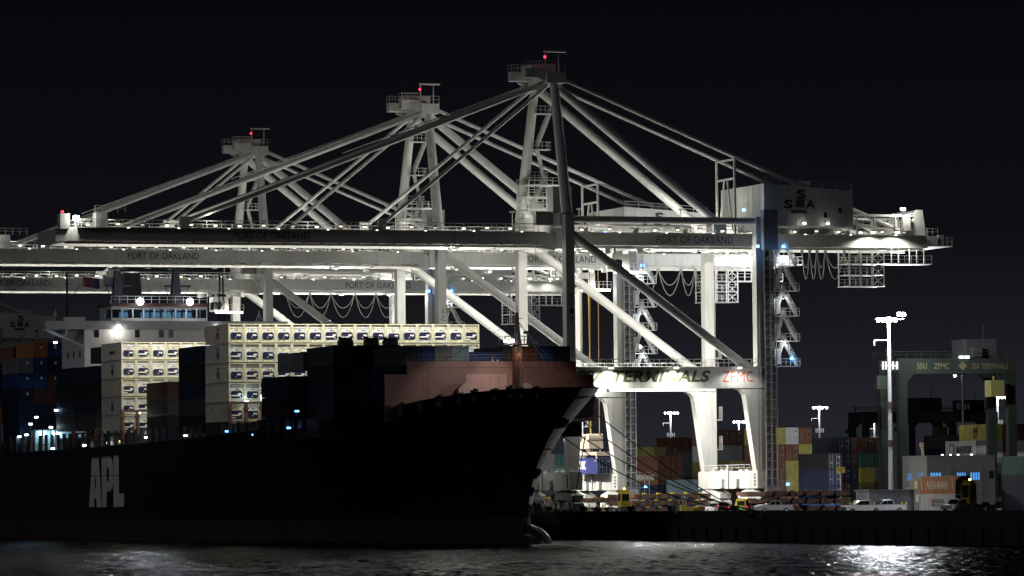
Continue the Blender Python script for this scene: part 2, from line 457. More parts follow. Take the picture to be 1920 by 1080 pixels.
    for sg in (-1, 1):
        yo, yi = 5.0 * sg, 3.6 * sg
        y0, y1 = min(yo, yi), max(yo, yi)
        b = MB(); b.box(-74.5, -1.7, y0, y1, 39.35 + dz, 41.3 + dz)
        b.box(-74.5, -1.7, min(yi, yi - .3 * sg), max(yi, yi - .3 * sg), 39.0 + dz, 39.34 + dz)
        b.prism([(-1.7, 39.3 + dz), (-1.7, 41.34 + dz), (-.1, 40.7 + dz), (-.1, 38.5 + dz), (-2.6, 38.9 + dz)], y0 + .1, y1 - .1)
        if lights:
            for i in range(26):
                x = -72 + i * 2.75; b.box(x, x + .25, y0 - .03, y1 + .03, 39.2 + dz, 39.345 + dz)
        boom = mk(b, 'boom_girder', WHITE)
        b = MB(); b.box(1.2, 60.5, y0, y1, 39.35 + dz, 41.25 + dz); b.box(1.2, 60.5, min(yi, yi - .3 * sg), max(yi, yi - .3 * sg), 39.0 + dz, 39.34 + dz)
        b.box(-.05, 1.19, y0 + .05, y1 - .05, 38.8 + dz, 41.9 + dz)
        gir = mk(b, 'bridge_girder', WHITE)
        for par, xa, xb in ((boom, -73, -3), (gir, 2.5, 60)):
            b = MB(); yw = yo + .75 * sg
            b.box(xa, xb, min(yo + .004 * sg, yw), max(yo + .004 * sg, yw), 41.2 + dz, 41.27 + dz)
            b.rail((xa, yw, 41.27 + dz), (xb, yw, 41.27 + dz), 1.15, 2.2); b.rail((xa, yi, 41.3 + dz), (xb, yi, 41.3 + dz), 1.15, 2.2)
            for i in range(int((xb - xa) / 7)):
                x = xa + 2 + i * 7 + (i * 37 % 11) * .25; b.box(x, x + .7, yo - .5 * sg - .3, yo - .5 * sg + .3, 41.31 + dz, 41.9 + dz)
            mk(b, 'walkway_railing', WHITE, par)
            if sg < 0:
                kx = int((xb - xa) / 3.75)
                for i in range(kx):
                    x = xa + 2 + i * 3.75
                    lo_ = link_copy(walk_lamp(lights, (0, 0, 1, 2, 0, 1)[(i * 7 + int(yc)) % 6]), par); lo_.location = (x + ((i * 13) % 7 - 3) * .12, yo + .3, 41.75 + dz + ((i * 5) % 3) * .06)
                    if i % 2: lo_ = link_copy(kick_lamp(lights), par); lo_.location = (x + 1.6, yw - .02, 41.22 + dz)
                if lights:
                    for i in range(int((xb - xa) / 15)): point(par, (xa + 5 + i * 15, yo + .5, 42.6 + dz), 110 * k, .15)
        if sg < 0:
            lettering('PORT OF OAKLAND', 11.5, 1.05, (-44, yo - .03, 40.35 + dz), '-y', BLACKL, boom, bold=.0)
            b = MB(); b.box(15.3, 29.2, yo - .05, yo - .004, 39.55 + dz, 41.1 + dz); pl = mk(b, 'name_board', WHITE, gir)
            lettering('PORT OF OAKLAND', 12.3, 1.1, (22.2, yo - .08, 40.32 + dz), '-y', BLACKL, pl, bold=.0)
    # boom tip ----------------------------------------------
    b = MB(); b.box(-76.2, -74.504, -5.2, 5.2, 39.2 + dz, 41.0 + dz); b.box(-75.6, -74.2, -5.6, -4, 41.0 + dz, 43.2 + dz); b.rail((-76.2, -5.2, 41 + dz), (-70.5, -5.2, 41.0 + dz), 1.2, 1)
    b.box(-70.3, -68.6, -5.4, -3.6, 41.3 + dz, 43.4 + dz); b.rail((-70.5, -5.6, 43.4 + dz), (-66, -5.6, 43.4 + dz), 1, 1); b.bar((-73.2, -5, 41 + dz), (-73.2, -5, 43 + dz), .15)
    tip = mk(b, 'boom_tip', WHITE)
    lb = MB(); lb.box(-73.6, -72.8, -5.6, -5.1, 42.2 + dz, 42.9 + dz); mk(lb, 'tip_lamp', LAMPC if lights else DARK, tip)
    lb = MB(); lb.tube((-75.2, -5.2, 43.3 + dz), (-75.2, -5.2, 43.6 + dz), .2); mk(lb, 'beacon', LAMPR, tip)
    if lights: point(tip, (-73.2, -6.2, 42.7 + dz), 500 * k, .3)
    # masts and stays ----------------------------------------
    for sg in (-1, 1):
        b = MB(); b.tube((-.1, 10.0 * sg, 43.7 + dz), (.3, 4.0 * sg, 64.0 + dz), .82, .66, 16)
        for t in (.18, .3, .6, .85): c0 = Vector((-.1, 10 * sg, 43.7 + dz)).lerp(Vector((.3, 4 * sg, 64 + dz)), t); b.tube(c0, c0 + Vector((.003, -.05 * sg, .16)), .84 - t * .13, n=16)
        mk(b, 'mast', WHITE)
        yb = 4.3 * sg
        b = MB(); b.tube((-.4, 3.4 * sg, 63.6 + dz), (-56.5, yb, 42.4 + dz), .36, n=8); b.box(-57.6, -56, yb - .3, yb + .3, 41.3 + dz, 43 + dz)
        b.tube((-.4, 3.4 * sg + .25, 64.0 + dz), (-30, yb + .2, 53.2 + dz), .1, n=6)
        mk(b, 'forestay', WHITE)
        b = MB(); b.tube((-.4, 3.4 * sg, 63.2 + dz), (-26.5, yb, 42.4 + dz), .27, n=8); b.box(-27.5, -26.2, yb - .3, yb + .3, 41.3 + dz, 43 + dz); mk(b, 'forestay', WHITE)
        b = MB(); b.tube((.8, 3.6 * sg, 63.0 + dz), (26.3, 3.9 * sg, 43.0 + dz), .64, n=14); b.box(25.6, 27.6, 3.9 * sg - .5, 3.9 * sg + .5, 41.26 + dz, 43.3 + dz); mk(b, 'backstay', WHITE)
        b = MB(); P0, P1, P2 = (.9, 3.5 * sg, 64.6 + dz), (29.4, 3.5 * sg, 53.0 + dz), (57.5, 3.9 * sg, 41.6 + dz)
        b.tube(P0, P1, .32, n=8); b.tube(P1, P2, .32, n=8); mk(b, 'upper_stay', WHITE)
    b = MB()
    for sg in (-1, 1):
        b.tube((29.4, 3.5 * sg, 41.3 + dz), (29.4, 3.5 * sg, 53.0 + dz), .22, n=8); b.bar((29.4, .6 * sg, 49.6 + dz), (29.4, 2.6 * sg, 41.8 + dz), .22)
    b.bar((29.4, -3.5, 52.6 + dz), (29.4, 3.5, 52.6 + dz), .28); b.bar((29.4, -3.5, 49.7 + dz), (29.4, 3.5, 49.7 + dz), .28)
    mk(b, 'stay_frame', WHITE)
    # apex ----------------------------------------------------
    b = MB(); b.box(-1.2, 1.8, -5.2, 5.2, 63.4 + dz, 65.0 + dz)
    b.box(-4.3, -1.2, -4.6, -3.2, 64.2 + dz, 65.6 + dz); b.box(-4.3, -1.2, 1.8, 3.2, 64.2 + dz, 65.6 + dz); b.box(-2.6, 1.4, -2, 2, 65.004 + dz, 66.4 + dz)
    for yy in (-4.4, 4.4): b.tube((-1.6, yy - .3, 64.6 + dz), (-1.6, yy + .3, 64.6 + dz), .8, n=14)
    ap = mk(b, 'apex_platform', WHITE)
    b = MB()
    for y in (-5.1, 5.1): b.rail((-1.2, y, 65 + dz), (1.8, y, 65 + dz), 1.2, 1)
    for y in (-4.6, -3.2, 1.8, 3.2): b.rail((-4.3, y, 65.6 + dz), (-1.2, y, 65.6 + dz), 1.1, 1.2)
    b.bar((-.6, -3, 65 + dz), (-.6, -3, 68.2 + dz), .12); b.bar((2.6, 0, 65 + dz), (2.6, 0, 68.2 + dz), .12); b.box(-.7, 2.7, -3.05, -2.3, 68.2 + dz, 68.4 + dz)
    mk(b, 'apex_railing', WHITE, ap)
    b = MB(); b.tube((-.9, -3.6, 67.2 + dz), (-.9, -3.6, 67.55 + dz), .17); mk(b, 'beacon', LAMPR, ap)
    # stair on the far mast, walkways at its foot ----------------
    b = MB()
    def mp(t): return Vector((-.1, 10, 43.7 + dz)).lerp(Vector((.3, 4, 64 + dz)), t)
    for t0, t1, s_ in ((.06, .3, 1), (.3, .52, -1), (.54, .78, 1)):
        a, c = mp(t0), mp(t1); x0, x1 = (1.3, 2.9) if s_ > 0 else (2.9, 1.3)
        b.stairs((x0, a.y - .6, a.z), (x1, c.y - .6, c.z), .7)
        b.box(.5, 3.4, c.y - 1.2, c.y + .2, c.z, c.z + .1); b.rail((.5, c.y - 1.2, c.z), (3.4, c.y - 1.2, c.z), 1.2, .8); b.rail((3.4, c.y - 1.2, c.z), (3.4, c.y + .2, c.z), 1.2, .7)
    for x in (-1.6, 1.2, 2.6, 4.2):
        for y in (2.0, 7.2): b.bar((x, y, 43.9 + dz), (x, y, 50.5 + dz - abs(x)), .1)
    for z in (45.2, 47.0, 48.8): b.rail((-1.6, 2, z + dz), (4.2, 2, z + dz), 1, .9); b.rail((-1.6, 7.2, z + dz), (4.2, 7.2, z + dz), 1, .9); b.box(-1.6, 4.2, 2, 7.2, z - .08 + dz, z + dz)
    mk(b, 'mast_stairs', WHITE)
    b = MB(); b.box(-.6, 2.4, -5.6, -3.2, 43.95 + dz, 48 + dz); b.box(-3.6, -1, -6.4, -5.2, 42.2 + dz, 44.2 + dz); mk(b, 'boom_hoist_block', CGREY)
    # machinery house ----------------------------------------
    b = MB(); b.prism([(32.1, 42.3 + dz), (46.6, 42.3 + dz), (46.6, 47.75 + dz), (32.1, 48.65 + dz)], -8.4, 8.4)
    for x in (35.5, 39, 42.5): b.box(x, x + .05, -8.44, 8.44, 42.4 + dz, 47.6 + dz)
    mh = mk(b, 'machinery_house', WHITE)
    for ch, x, z in (('S', 36.0, 45.6), ('S', 38.1, 47.1), ('A', 39.6, 45.6)): lettering(ch, 1.45, 1.35, (x, -8.47, z + dz), '-y', BLACKL, mh, bold=.03)
    b = MB(); b.box(36.4, 38.9, -8.5, -8.45, 44.2 + dz, 44.75 + dz); b.box(37.2, 38.6, -8.5, -8.45, 45.1 + dz, 46.3 + dz); mk(b, 'emblem', GREENL, mh)
    b = MB(); b.box(41.8, 42.3, -8.5, -8.42, 43.6 + dz, 44.4 + dz); mk(b, 'window', GLASS, mh); b = MB(); b.box(44.2, 44.7, -8.5, -8.42, 44.4 + dz, 45.1 + dz); mk(b, 'window', GLASS, mh)
    b = MB(); b.box(31, 47.6, -9.8, -8.404, 42.0 + dz, 42.12 + dz); b.rail((31, -9.8, 42.1 + dz), (47.6, -9.8, 42.1 + dz), 1.1, 1.8)
    mk(b, 'house_walkway', WHITE, mh); b = MB(); b.rail((32.2, -8.3, 48.6 + dz), (46.5, -8.3, 47.7 + dz), 1.0, 2.4); mk(b, 'roof_railing', WHITE, mh); b = MB(); b.box(40, 42, -3, 0, 48 + dz, 49.4 + dz); b.box(33, 46, -4.2, -3.6, 41.3 + dz, 42.296 + dz); b.box(33, 46, 3.6, 4.2, 41.3 + dz, 42.296 + dz)
    mk(b, 'roof_unit', WHITE, mh)
    hb, lb = MB(), MB()
    for x in (38.0, 41.8): lamp_box(hb, lb, x, -9.6, 42.75 + dz, .3)
    fl = mk(hb, 'floodlight', CGREY, mh); mk(lb, 'lens', LAMP if lights else DARK, fl)
    if lights:
        for x in (38.0, 41.8): point(mh, (x, -10.0, 42.75 + dz), 7 * k, .15)
    # rear end ------------------------------------------------
    b = MB(); b.box(60.504, 62.2, -5.1, 5.1, 39.6 + dz, 41.2 + dz)
    for y in (-4.4, 4.4):
        b.prism([(57.2, 41.3 + dz), (60.4, 41.3 + dz), (59.9, 45.2 + dz), (58.9, 45.2 + dz)], y - .25, y + .25)
        b.bar((47, y, 44.3 + dz), (59.3, y, 44.3 + dz), .35); b.bar((47, y, 43.3 + dz), (56.5, y, 41.6 + dz), .5)
        for x in (49, 52, 55.5): b.bar((x, y, 41.3 + dz), (x, y, 44.3 + dz), .22)
    b.bar((59.4, -4.4, 45 + dz), (59.4, 4.4, 45 + dz), .4); b.box(62.2, 64.6, -5.1, 5.1, 39.6 + dz, 39.75 + dz)
    b.rail((60.5, -5, 41.25 + dz), (62.2, -5, 41.25 + dz), 1.1, .8); b.rail((62.2, -5, 39.7 + dz), (64.6, -5, 39.7 + dz), 1.3, .8); b.rail((47, -5.2, 42.2 + dz), (57, -5.2, 42.2 + dz), 1.1, 1.2)
    b.box(56.4, 57.6, -5.2, -4.2, 42 + dz, 44 + dz); b.box(62.6, 63.4, -4.6, -3.6, 39.75 + dz, 41.4 + dz)
    re = mk(b, 'rear_end_frame', WHITE)
    hb, lb = MB(), MB()
    lamp_box(hb, lb, 56.2, -5.4, 45.2 + dz, .45)
    for x in (50.6, 54.6): hb.bar((x, -5, 41.4 + dz), (x, -6.6, 41.7 + dz), .09); lamp_box(hb, lb, x, -6.6, 41.7 + dz, .4)
    fl = mk(hb, 'floodlight', CGREY, re); mk(lb, 'lens', LAMP if lights else DARK, fl)
    # maintenance platform below the rear -------------------
    b = MB()
    for x in (46.8, 48.6, 50.5, 52.5):
        for y in (-6.4, -2.4): b.bar((x, y, 33.5 + dz), (x, y, 38.9 + dz), .16)
    for z in (33.5, 35.2, 36.9):
        b.box(46.6, 52.6, -6.5, -2.3, z - .1 + dz, z + dz)
        for y in (-6.4, -2.4): b.rail((46.8, y, z + dz), (52.5, y, z + dz), 1.1, .95)
    for i in range(4):
        z0 = 33.6 + i * 1.35 + dz; b.bar((50.7, -6.45, z0), (52.3, -6.45, z0 + 1.35), .1); b.bar((52.3, -6.45, z0), (50.7, -6.45, z0 + 1.35), .1)
    b.box(52.6, 60.5, -6.4, -3.4, 36.8 + dz, 36.95 + dz); b.rail((52.6, -6.4, 36.9 + dz), (60.5, -6.4, 36.9 + dz), 1.2, 1.1)
    for x in (54, 55.2, 57, 58.2, 59.4): b.bar((x, -5.9, 36.9 + dz), (x, -5.9, 39.3 + dz), .13)
    mk(b, 'maintenance_platform', WHITE)
    # elevator and zigzag stairs at the near landside leg -----
    b = MB(); b.box(31.3, 32.0, N - 1.5, N - .9, 3 + dz, 41 + dz)
    b.box(30.5, 32.1, N - 1.62, N - 1.52, 3 + dz, 41 + dz)
    mk(b, 'elevator_rail', DARK)
    b = MB()
    for x in (30.35, 31.25, 32.15):
        b.bar((x, N - 2.1, 2.6 + dz), (x, N - 2.1, 41.5 + dz), .12)
    for i in range(30): z = 3.2 + i * 1.3 + dz; b.bar((30.35, N - 2.1, z), (32.15, N - 2.1, z), .09); b.bar((30.35, N - 2.1, z), (31.25, N - 2.1, z + .65), .06)
    b.box(30.2, 32.4, N - 2.3, N - 1.0, 1.2 + dz, 3.2 + dz); b.rail((30.1, N - 2.4, .4 + dz), (34.2, N - 2.4, .4 + dz), 5.5, .9)
    b.box(30.3, 32.6, N - 2.2, N - .95, 38.5 + dz, 44.5 + dz); b.rail((30.4, N - 2.3, 43 + dz), (30.4, N - 2.3, 47.9 + dz), 3, 2)
    mk(b, 'elevator_shaft', CGREY)
    b = MB(); z = 21.2
    for i in range(5):
        za, zb = z + i * 3.75, z + i * 3.75 + 3.75
        b.box(32.2, 36.0, N - 2.0, N - .6, za + dz - .1, za + dz); b.rail((32.2, N - 2.0, za + dz), (36.0, N - 2.0, za + dz), 1.1, .8)
        b.stairs((35.6, N - 1.7, za + dz), (33.6, N - 1.7, za + dz + 3.4), .6)
        b.stairs((32.4, N - 1.0, za + dz), (33.8, N - 1.0, zb + dz), .6)
        b.box(32.3, 33.4, N - .9, N - .5, za + .3 + dz, za + 2.6 + dz)
    st_ = mk(b, 'stair_tower', WHITE)
    mk(stair_lamp_mesh(), 'stair_lamp', CGREY, st_)
    if blue:
        lb = MB()
        for (x, y, z) in ((34.6, N - 2.1, 22.3), (33.5, N - 2.1, 39.0), (29.3, N - 2.2, 39.0), (28.6, -8.8, 44.6), (33.6, N - 2.3, 3.6)):
            lb.box(x - .22, x + .22, y - .1, y + .1, z + dz - .2, z + dz + .2)
            if lights: point(R, (x, y - .4, z + dz), 45 * k, .15, (.1, .38, 1))
        mk(lb, 'blue_lamp', LAMPB)
    # trolley and cab ------------------------------------------
    tx = trolley_x
    b = MB(); b.box(tx - 3.2, tx + 3.2, -3.1, 3.1, 39.0 + dz, 40.2 + dz)
    for x in (-2.6, 2.6):
        for y in (-2.9, 2.9): b.box(tx + x - .4, tx + x + .4, y - .25, y + .25, 38.3 + dz, 39.0 + dz)
    tr = mk(b, 'trolley', WHITE)
    b = MB(); b.box(tx - 2.2, tx + .6, -3.9, -1.4, 35.6 + dz, 38.2 + dz); b.box(tx - 1.6, tx - 1.2, -3, -2.6, 38.2 + dz, 39 + dz); b.box(tx + .6, tx + 3.4, -3.9, -1.4, 35.5 + dz, 35.7 + dz); b.rail((tx + .6, -3.9, 35.7 + dz), (tx + 3.4, -3.9, 35.7 + dz), 1.1, .7)
    b.bar((tx + 3.2, -2.6, 35.6 + dz), (tx + 3.2, -2.6, 39 + dz), .15)
    ca = mk(b, 'operator_cab', WHITE, tr)
    b = MB(); b.box(tx - 2.23, tx - .6, -3.93, -2.0, 35.9 + dz, 37.2 + dz); mk(b, 'cab_window', GLASS, ca)
    b = MB(); b.box(tx - 1.8, tx + 3.2, -4.0, -3.7, 35.25 + dz, 35.45 + dz); mk(b, 'cab_lights', LAMP if lights else DARK, ca)
    # festoon cables ----------------------------------------
    if festoon:
        b = MB()
        for a, c in zip(festoon, festoon[1:]):
            for sag in (2.6, 4.3):
                pts = [(a + (c - a) * i / 8, -2.9, 38.9 + dz - sag * (1 - (i / 4 - 1) ** 2)) for i in range(9)]
                b.path(pts, .07)
            b.box(a - .2, a + .2, -3.1, -2.7, 38.6 + dz, 39.0 + dz)
        mk(b, 'festoon_cable', CGREY)
    # lights --------------------------------------------------
    if lights:
        for xa, xb in ((-73, -3), (2.5, 60)):
            la = bpy.data.lights.new('girder_strip', 'AREA'); la.shape = 'RECTANGLE'; la.size = xb - xa; la.size_y = .12; la.energy = 42 * (xb - xa) * k; la.color = (1, .97, .89)
            o = bpy.data.objects.new('girder_strip', la); C.objects.link(o); o.parent = R
            o.location = ((xa + xb) / 2, -3.2, 40.4 + dz); o.rotation_euler = (math.radians(76), 0, 0)
        b = MB(); b.box(-73, -3, -3.55, -3.25, 40.42 + dz, 40.6 + dz); b.box(2.5, 60, -3.55, -3.25, 40.42 + dz, 40.6 + dz); mk(b, 'strip_housing', CGREY)
        for x, W in ((6.5, 1500), (17, 1900), (26, 1700)): point(R, (x, 0, 38.2 + dz), W * k, .4)
        for x, W in ((-14, 1500),): point(R, (x, 1, 38.2 + dz), W * k, .4)
        for x, W in ((5, 5000), (16, 5600), (25, 5600)): point(R, (x, 0, 19.5 + dz), W * k, .4)
        point(R, (6, 1, 45.6 + dz), 800 * k, .4); point(R, (-5, 0, 45.0 + dz), 420 * k, .4); point(R, (22, 0, 45.6 + dz), 420 * k, .4)
        def br(*parts):
            b = MB()
            for p in parts:
                if len(p) == 6: b.box(*p)
                else: b.bar(*p)
            mk(b, 'floodlight_bracket', CGREY)
        for x in (6.5, 17, 26, -14): br((x - .4, x + .4, -.4, .4, 38.75 + dz, 39.0 + dz), ((x, -3.4, 39.1 + dz), (x, 3.4, 39.1 + dz), .25))
        for x in (5, 16, 25): br((x - .3, x + .3, -.3, .3, 19.95 + dz, 20.15 + dz), ((x, -9, 20.25 + dz), (x, 9, 20.25 + dz), .24))
        for x, y, z in ((6, 1, 45.2), (-5, 0, 44.6), (22, 0, 45.2)): br((x - .3, x + .3, y - .3, y + .3, z - .2 + dz, z + dz), ((x, y, 41.3 + dz), (x, y, z - .1 + dz), .12), ((x, -3.6, 41.45 + dz), (x, 3.6, 41.45 + dz), .18))
        for y in (-6.5, 6.5): br((7.1, 7.5, y - .35, y + .35, 17.55 + dz, 17.95 + dz), ((7.3, y, 17.9 + dz), (7.3, y, 20.25 + dz), .12))
        br((-9.4, -8.6, -.35, .35, 38.3 + dz, 38.8 + dz), ((-9, -3.4, 38.85 + dz), (-9, 3.4, 38.85 + dz), .18))
        br(((31.1, N + .3, 16.9 + dz), (32.3, N + .3, 16.9 + dz), .16), (32.0, 32.5, N, N + .6, 16.9 + dz, 17.3 + dz))
        for x, W in ((5.6, 4200), (15.9, 3600), (26.0, 900)): spot(R, (x, N - 2.3, 20.7 + dz), (x, N - 1.2, 0), W * k, 160)
        for x in (50.6, 54.6): spot(R, (x, -6.6, 41.3 + dz), (x, -6.0, 30), (2600 if num == 'XC19' else 350), 150)
        for y in (-6.5, 6.5): spot(R, (7.5, y, 17.5 + dz), (29.3, y * 1.1, 1.6 + dz), 30000 * k, 62, .3)
        for z in (24.5, 31, 37.2): point(R, (33.2, N - 2.6, z + dz), 110 * k, .12, (.9, .96, 1), 'stair_light')
        spot(R, (-9, 0, 38.0 + dz), (-.7, 0, 3 + dz), 11000 * k, 50, .3)
        if num == 'XC19': spot(R, (32.2, N + .3, 16.6 + dz), (52, N - 22, 1), 15000 * k, 95, .3)
        point(R, (56.2, -5.9, 45.3 + dz), 1200 * k, .3)
        point(tr, (tx - .5, -4.4, 35.1 + dz), 450 * k, .2)
        if reef:
            hb = MB()
            for x, W in reef:
                spot(R, (x, 4.2, 38.4 + dz), (x + .5, 12.5, 17 + dz), W * .92, 100, .4, (1, .96, .84)); hb.box(x - .4, x + .4, 3.8, 4.4, 38.8 + dz, 39.3 + dz)
            mk(hb, 'floodlight', CGREY)
    return R


cr1 = crane(661.9, 'nearest and tallest white container crane, its boom darkest over the bow', 'XC19', 11.5, [40.5, 41.8, 43.0, 44.4, 47.5, 50], reef=[(-44, 15000), (-34, 17000), (-23, 17000), (-12, 15000)])
cr2 = crane(719.2, 'white container crane behind the tallest one, lowering a blue box', 'XC18', 28.0, [36, 40, 44, 46.5, 49.5], reef=[(-44, 15000), (-33, 15000), (-22, 7000)], k=1.05)
cr3 = crane(812.1, 'white container crane third along the quay, its boom behind the ship bridge', 'XC17', -6, [5.5, 10, 14, 18.5, 22.5, 26.5], k=1.15)
cr4 = crane(1140, 'unlit container crane farthest along the quay, only its house showing at far left', None, 20, None, lights=False, blue=False)

# ------------------------------------------------------------------ the container ship
VC = 219.8
HULL = paint('hull_navy', (.007, .009, .022), .4, var=.3, scale=.15, streak=.3)
BOOT = paint('hull_boot_top', (.05, .03, .025), .7, var=.4, scale=.2, streak=.4)
SHIPW = paint('ship_white', (.62, .62, .6), .55, var=.06, scale=.2, streak=.12)
SHIPB = paint('ship_brown', (.17, .082, .068), .6, var=.15, scale=.3, streak=.25)
MASTB = paint('mast_brown', (.2, .075, .035), .55, var=.2)
LASH = paint('lashing_brown', (.22, .1, .06), .6, var=.3)
FUNB = paint('funnel_navy', (.03, .035, .06), .5)


def lerp_tab(t, tab):
    for (a, va), (b_, vb) in zip(tab, tab[1:]):
        if t <= b_: return va + (vb - va) * max(0, (t - a) / (b_ - a))
    return tab[-1][1]


ship = empty('container_ship', (VC, 571, WZ)); tag(ship, 'dark blue container ship with large white letters, moored bow towards the right', 'cargo ship')
oz = -WZ
STEM = [(-8, 597.8), (.5, 597.6), (3, 596.4), (5.8, 594.4), (8.5, 591.2), (11.3, 587.0), (13.3, 582.6), (15, 579.0), (16.3, 576.4)]
BD = [(0, 0), (.12, .85), (.4, 1.5), (.8, 2.05), (1.3, 2.5), (2, 2.95), (3, 3.4), (4.5, 4.0), (7, 5.0), (10, 6.1), (15, 7.9), (22, 10.4), (32, 13.9), (45, 17.7), (58, 20.2), (72, 21.5), (300, 21.5)]
BW = [(0, 0), (.12, .3), (.8, .6), (5, 1.5), (12, 3.0), (22, 5.6), (35, 9.4), (50, 13.8), (66, 17.4), (85, 20.4), (104, 21.5), (300, 21.5)]
DK = [(571, 16.3), (580, 16.35), (590, 16.3), (600, 15.7), (612, 14.2), (622, 12.9), (640, 12.2), (664, 11.6), (700, 11.1), (740, 10.8), (880, 10.4)]
ds = [0, .12, .25, .4, .6, .8, 1.05, 1.3, 1.65, 2, 2.5, 3, 3.7, 4.5, 5.6, 7, 9.5, 12.5, 16, 20, 25, 31, 38, 46, 55, 66, 80, 100, 124, 160, 200, 240, 275]
zs = [-8, -4.6, -2.5, -.75, -.745, 1.5, 4, 6.5, 9, 11, 13, 15, 16.5]
b = MB(); NZ = len(zs)
for sg in (-1, 1):
    base = len(b.v); vs = []
    for d in ds:
        ydk = STEM[-1][1] + d; zd = lerp_tab(ydk, DK)
        for k_ in range(NZ):
            z = -8 + (zs[k_] + 8) * (zd + 8) / (16.5 + 8) if k_ > 4 else zs[k_]
            y = lerp_tab(z, STEM) + d * (1 if d < 100 else 1); t = max(0, min(1, (z + 4.15) / (zd + 4.15)))
            f = t ** 1.25
            dw = d
            bw = lerp_tab(dw, BW); bd = lerp_tab(d, BD); hb_ = bw + (bd - bw) * f
            vs.append((sg * hb_, y - 571, z + oz))
    fs, ms = [], []
    for i in range(len(ds) - 1):
        for k_ in range(NZ - 1):
            q = (i * NZ + k_, (i + 1) * NZ + k_, (i + 1) * NZ + k_ + 1, i * NZ + k_ + 1); fs.append(q); ms.append(1 if k_ < 3 else 0)
    for q, m_ in zip(fs, ms): b.add([vs[i] for i in q], [(0, 1, 2, 3)], m_, True)
hull = b.build('hull', [HULL, BOOT], ship)
import bmesh
bm = bmesh.new(); bm.from_mesh(hull.data); bmesh.ops.remove_doubles(bm, verts=bm.verts, dist=.01); bmesh.ops.recalc_face_normals(bm, faces=bm.faces); bm.to_mesh(hull.data); bm.free()
# stem cap, bulb, deck
b = MB(); NU, NV = 18, 12
vs = [(2.3 * math.sin(math.pi * i / NV) * math.cos(2 * math.pi * j / NU), 600.3 - 571 - 10.2 * math.cos(math.pi * i / NV), -4.1 + oz + 2.7 * math.sin(math.pi * i / NV) * math.sin(2 * math.pi * j / NU)) for i in range(NV + 1) for j in range(NU)]
b.add(vs, [(i * NU + j, i * NU + (j + 1) % NU, (i + 1) * NU + (j + 1) % NU, (i + 1) * NU + j) for i in range(NV) for j in range(NU)], 0, True)
b.build('bulbous_bow', paint('bulb_wet', (.05, .045, .045), .25), ship)
b = MB(); dl = []
for d in ds:
    y = STEM[-1][1] + d - 571; hb_ = lerp_tab(d, BD) - .25; zd = lerp_tab(y + 571, DK) - (1.2 if d < 40 else .3)
    dl.append((hb_, y + .3, zd + oz))
for p, q in zip(dl, dl[1:]): b.add([(-p[0], p[1], p[2]), (p[0], p[1], p[2]), (q[0], q[1], q[2]), (-q[0], q[1], q[2])], [(0, 1, 2, 3)])
b.build('deck', DARK, ship)
# pale strip added on the quay side, painting the light along the stem
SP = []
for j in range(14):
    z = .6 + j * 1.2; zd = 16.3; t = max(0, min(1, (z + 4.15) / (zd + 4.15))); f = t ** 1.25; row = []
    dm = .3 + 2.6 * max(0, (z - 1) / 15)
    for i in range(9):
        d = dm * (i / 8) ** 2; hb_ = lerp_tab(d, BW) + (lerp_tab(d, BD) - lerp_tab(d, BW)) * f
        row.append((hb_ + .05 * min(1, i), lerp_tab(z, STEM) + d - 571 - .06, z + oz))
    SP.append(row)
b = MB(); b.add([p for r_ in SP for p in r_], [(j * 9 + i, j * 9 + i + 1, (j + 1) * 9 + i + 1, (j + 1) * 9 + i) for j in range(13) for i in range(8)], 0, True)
b.build('stem_light_strip', paint('painted_stem_light', (.55, .53, .47), .45, var=.18, scale=.8, streak=.2), ship)
# bow fittings: fairleads, bollards, cowls along the bulwark
b = MB()
for d, hgt in ((6, .5), (9, .35), (11, .9), (14, .5), (18, 1.0), (21, .5), (25, .9), (29, .6), (33, 1.1), (36, .5)):
    hb_ = lerp_tab(d, BD); y = STEM[-1][1] + d - 571 + .5; zd = lerp_tab(y + 571, DK)
    for sg in (-1, 1):
        x = sg * (hb_ - .8); b = MB(); b.tube((x, y, zd - 1.2 + oz), (x, y, zd + hgt * .6 + oz), .4, .35, 10); b.tube((x, y + 1, zd - 1.2 + oz), (x, y + 1, zd + hgt * .4 + oz), .3, .45, 10); b.build('mooring_fitting', DARK, ship)
# breakwater
b = MB(); yb = 612 - 571
prof = [(-15.2, 12.5), (15.2, 12.5), (15.2, 18.95), (12.6, 18.95), (12.6, 20.75), (-12.0, 20.75), (-12.0, 18.95), (-15.2, 18.95)]
b.prism([(x, z + oz) for x, z in prof], yb, yb + .35)
for x in (-9, -4.5, 4.6, 9): b.box(x, x + .12, yb - .03, yb - .004, 13 + oz, 20.6 + oz)
b.box(-12, 12.6, yb - .12, yb - .004, 19.9 + oz, 20.75 + oz)
bw_ = b.build('breakwater', SHIPB, ship)
b = MB(); b.rail((-12, yb, 20.75 + oz), (12.6, yb, 20.75 + oz), .9, 2.4, .05); b.build('breakwater_railing', SHIPB, bw_)
b = MB(); b.box(-3.6, 2.4, yb - .1, yb - .004, 14 + oz, 19.0 + oz); b.build('hatch_plate', paint('plate_pink', (.28, .16, .14), .6), bw_)
b = MB()
for x0 in (-5.2, 3.0): b.prism([(x0, 14 + oz), (x0 + 3.9, 14 + oz), (x0 + 3.6, 16.6 + oz), (x0 + 2.2, 17.7 + oz), (x0 + .9, 17.7 + oz), (x0 + .2, 17 + oz)], yb - 1.3, yb - .5)
b.build('ventilator_housing', paint('vent_pink', (.3, .19, .165), .6), bw_)
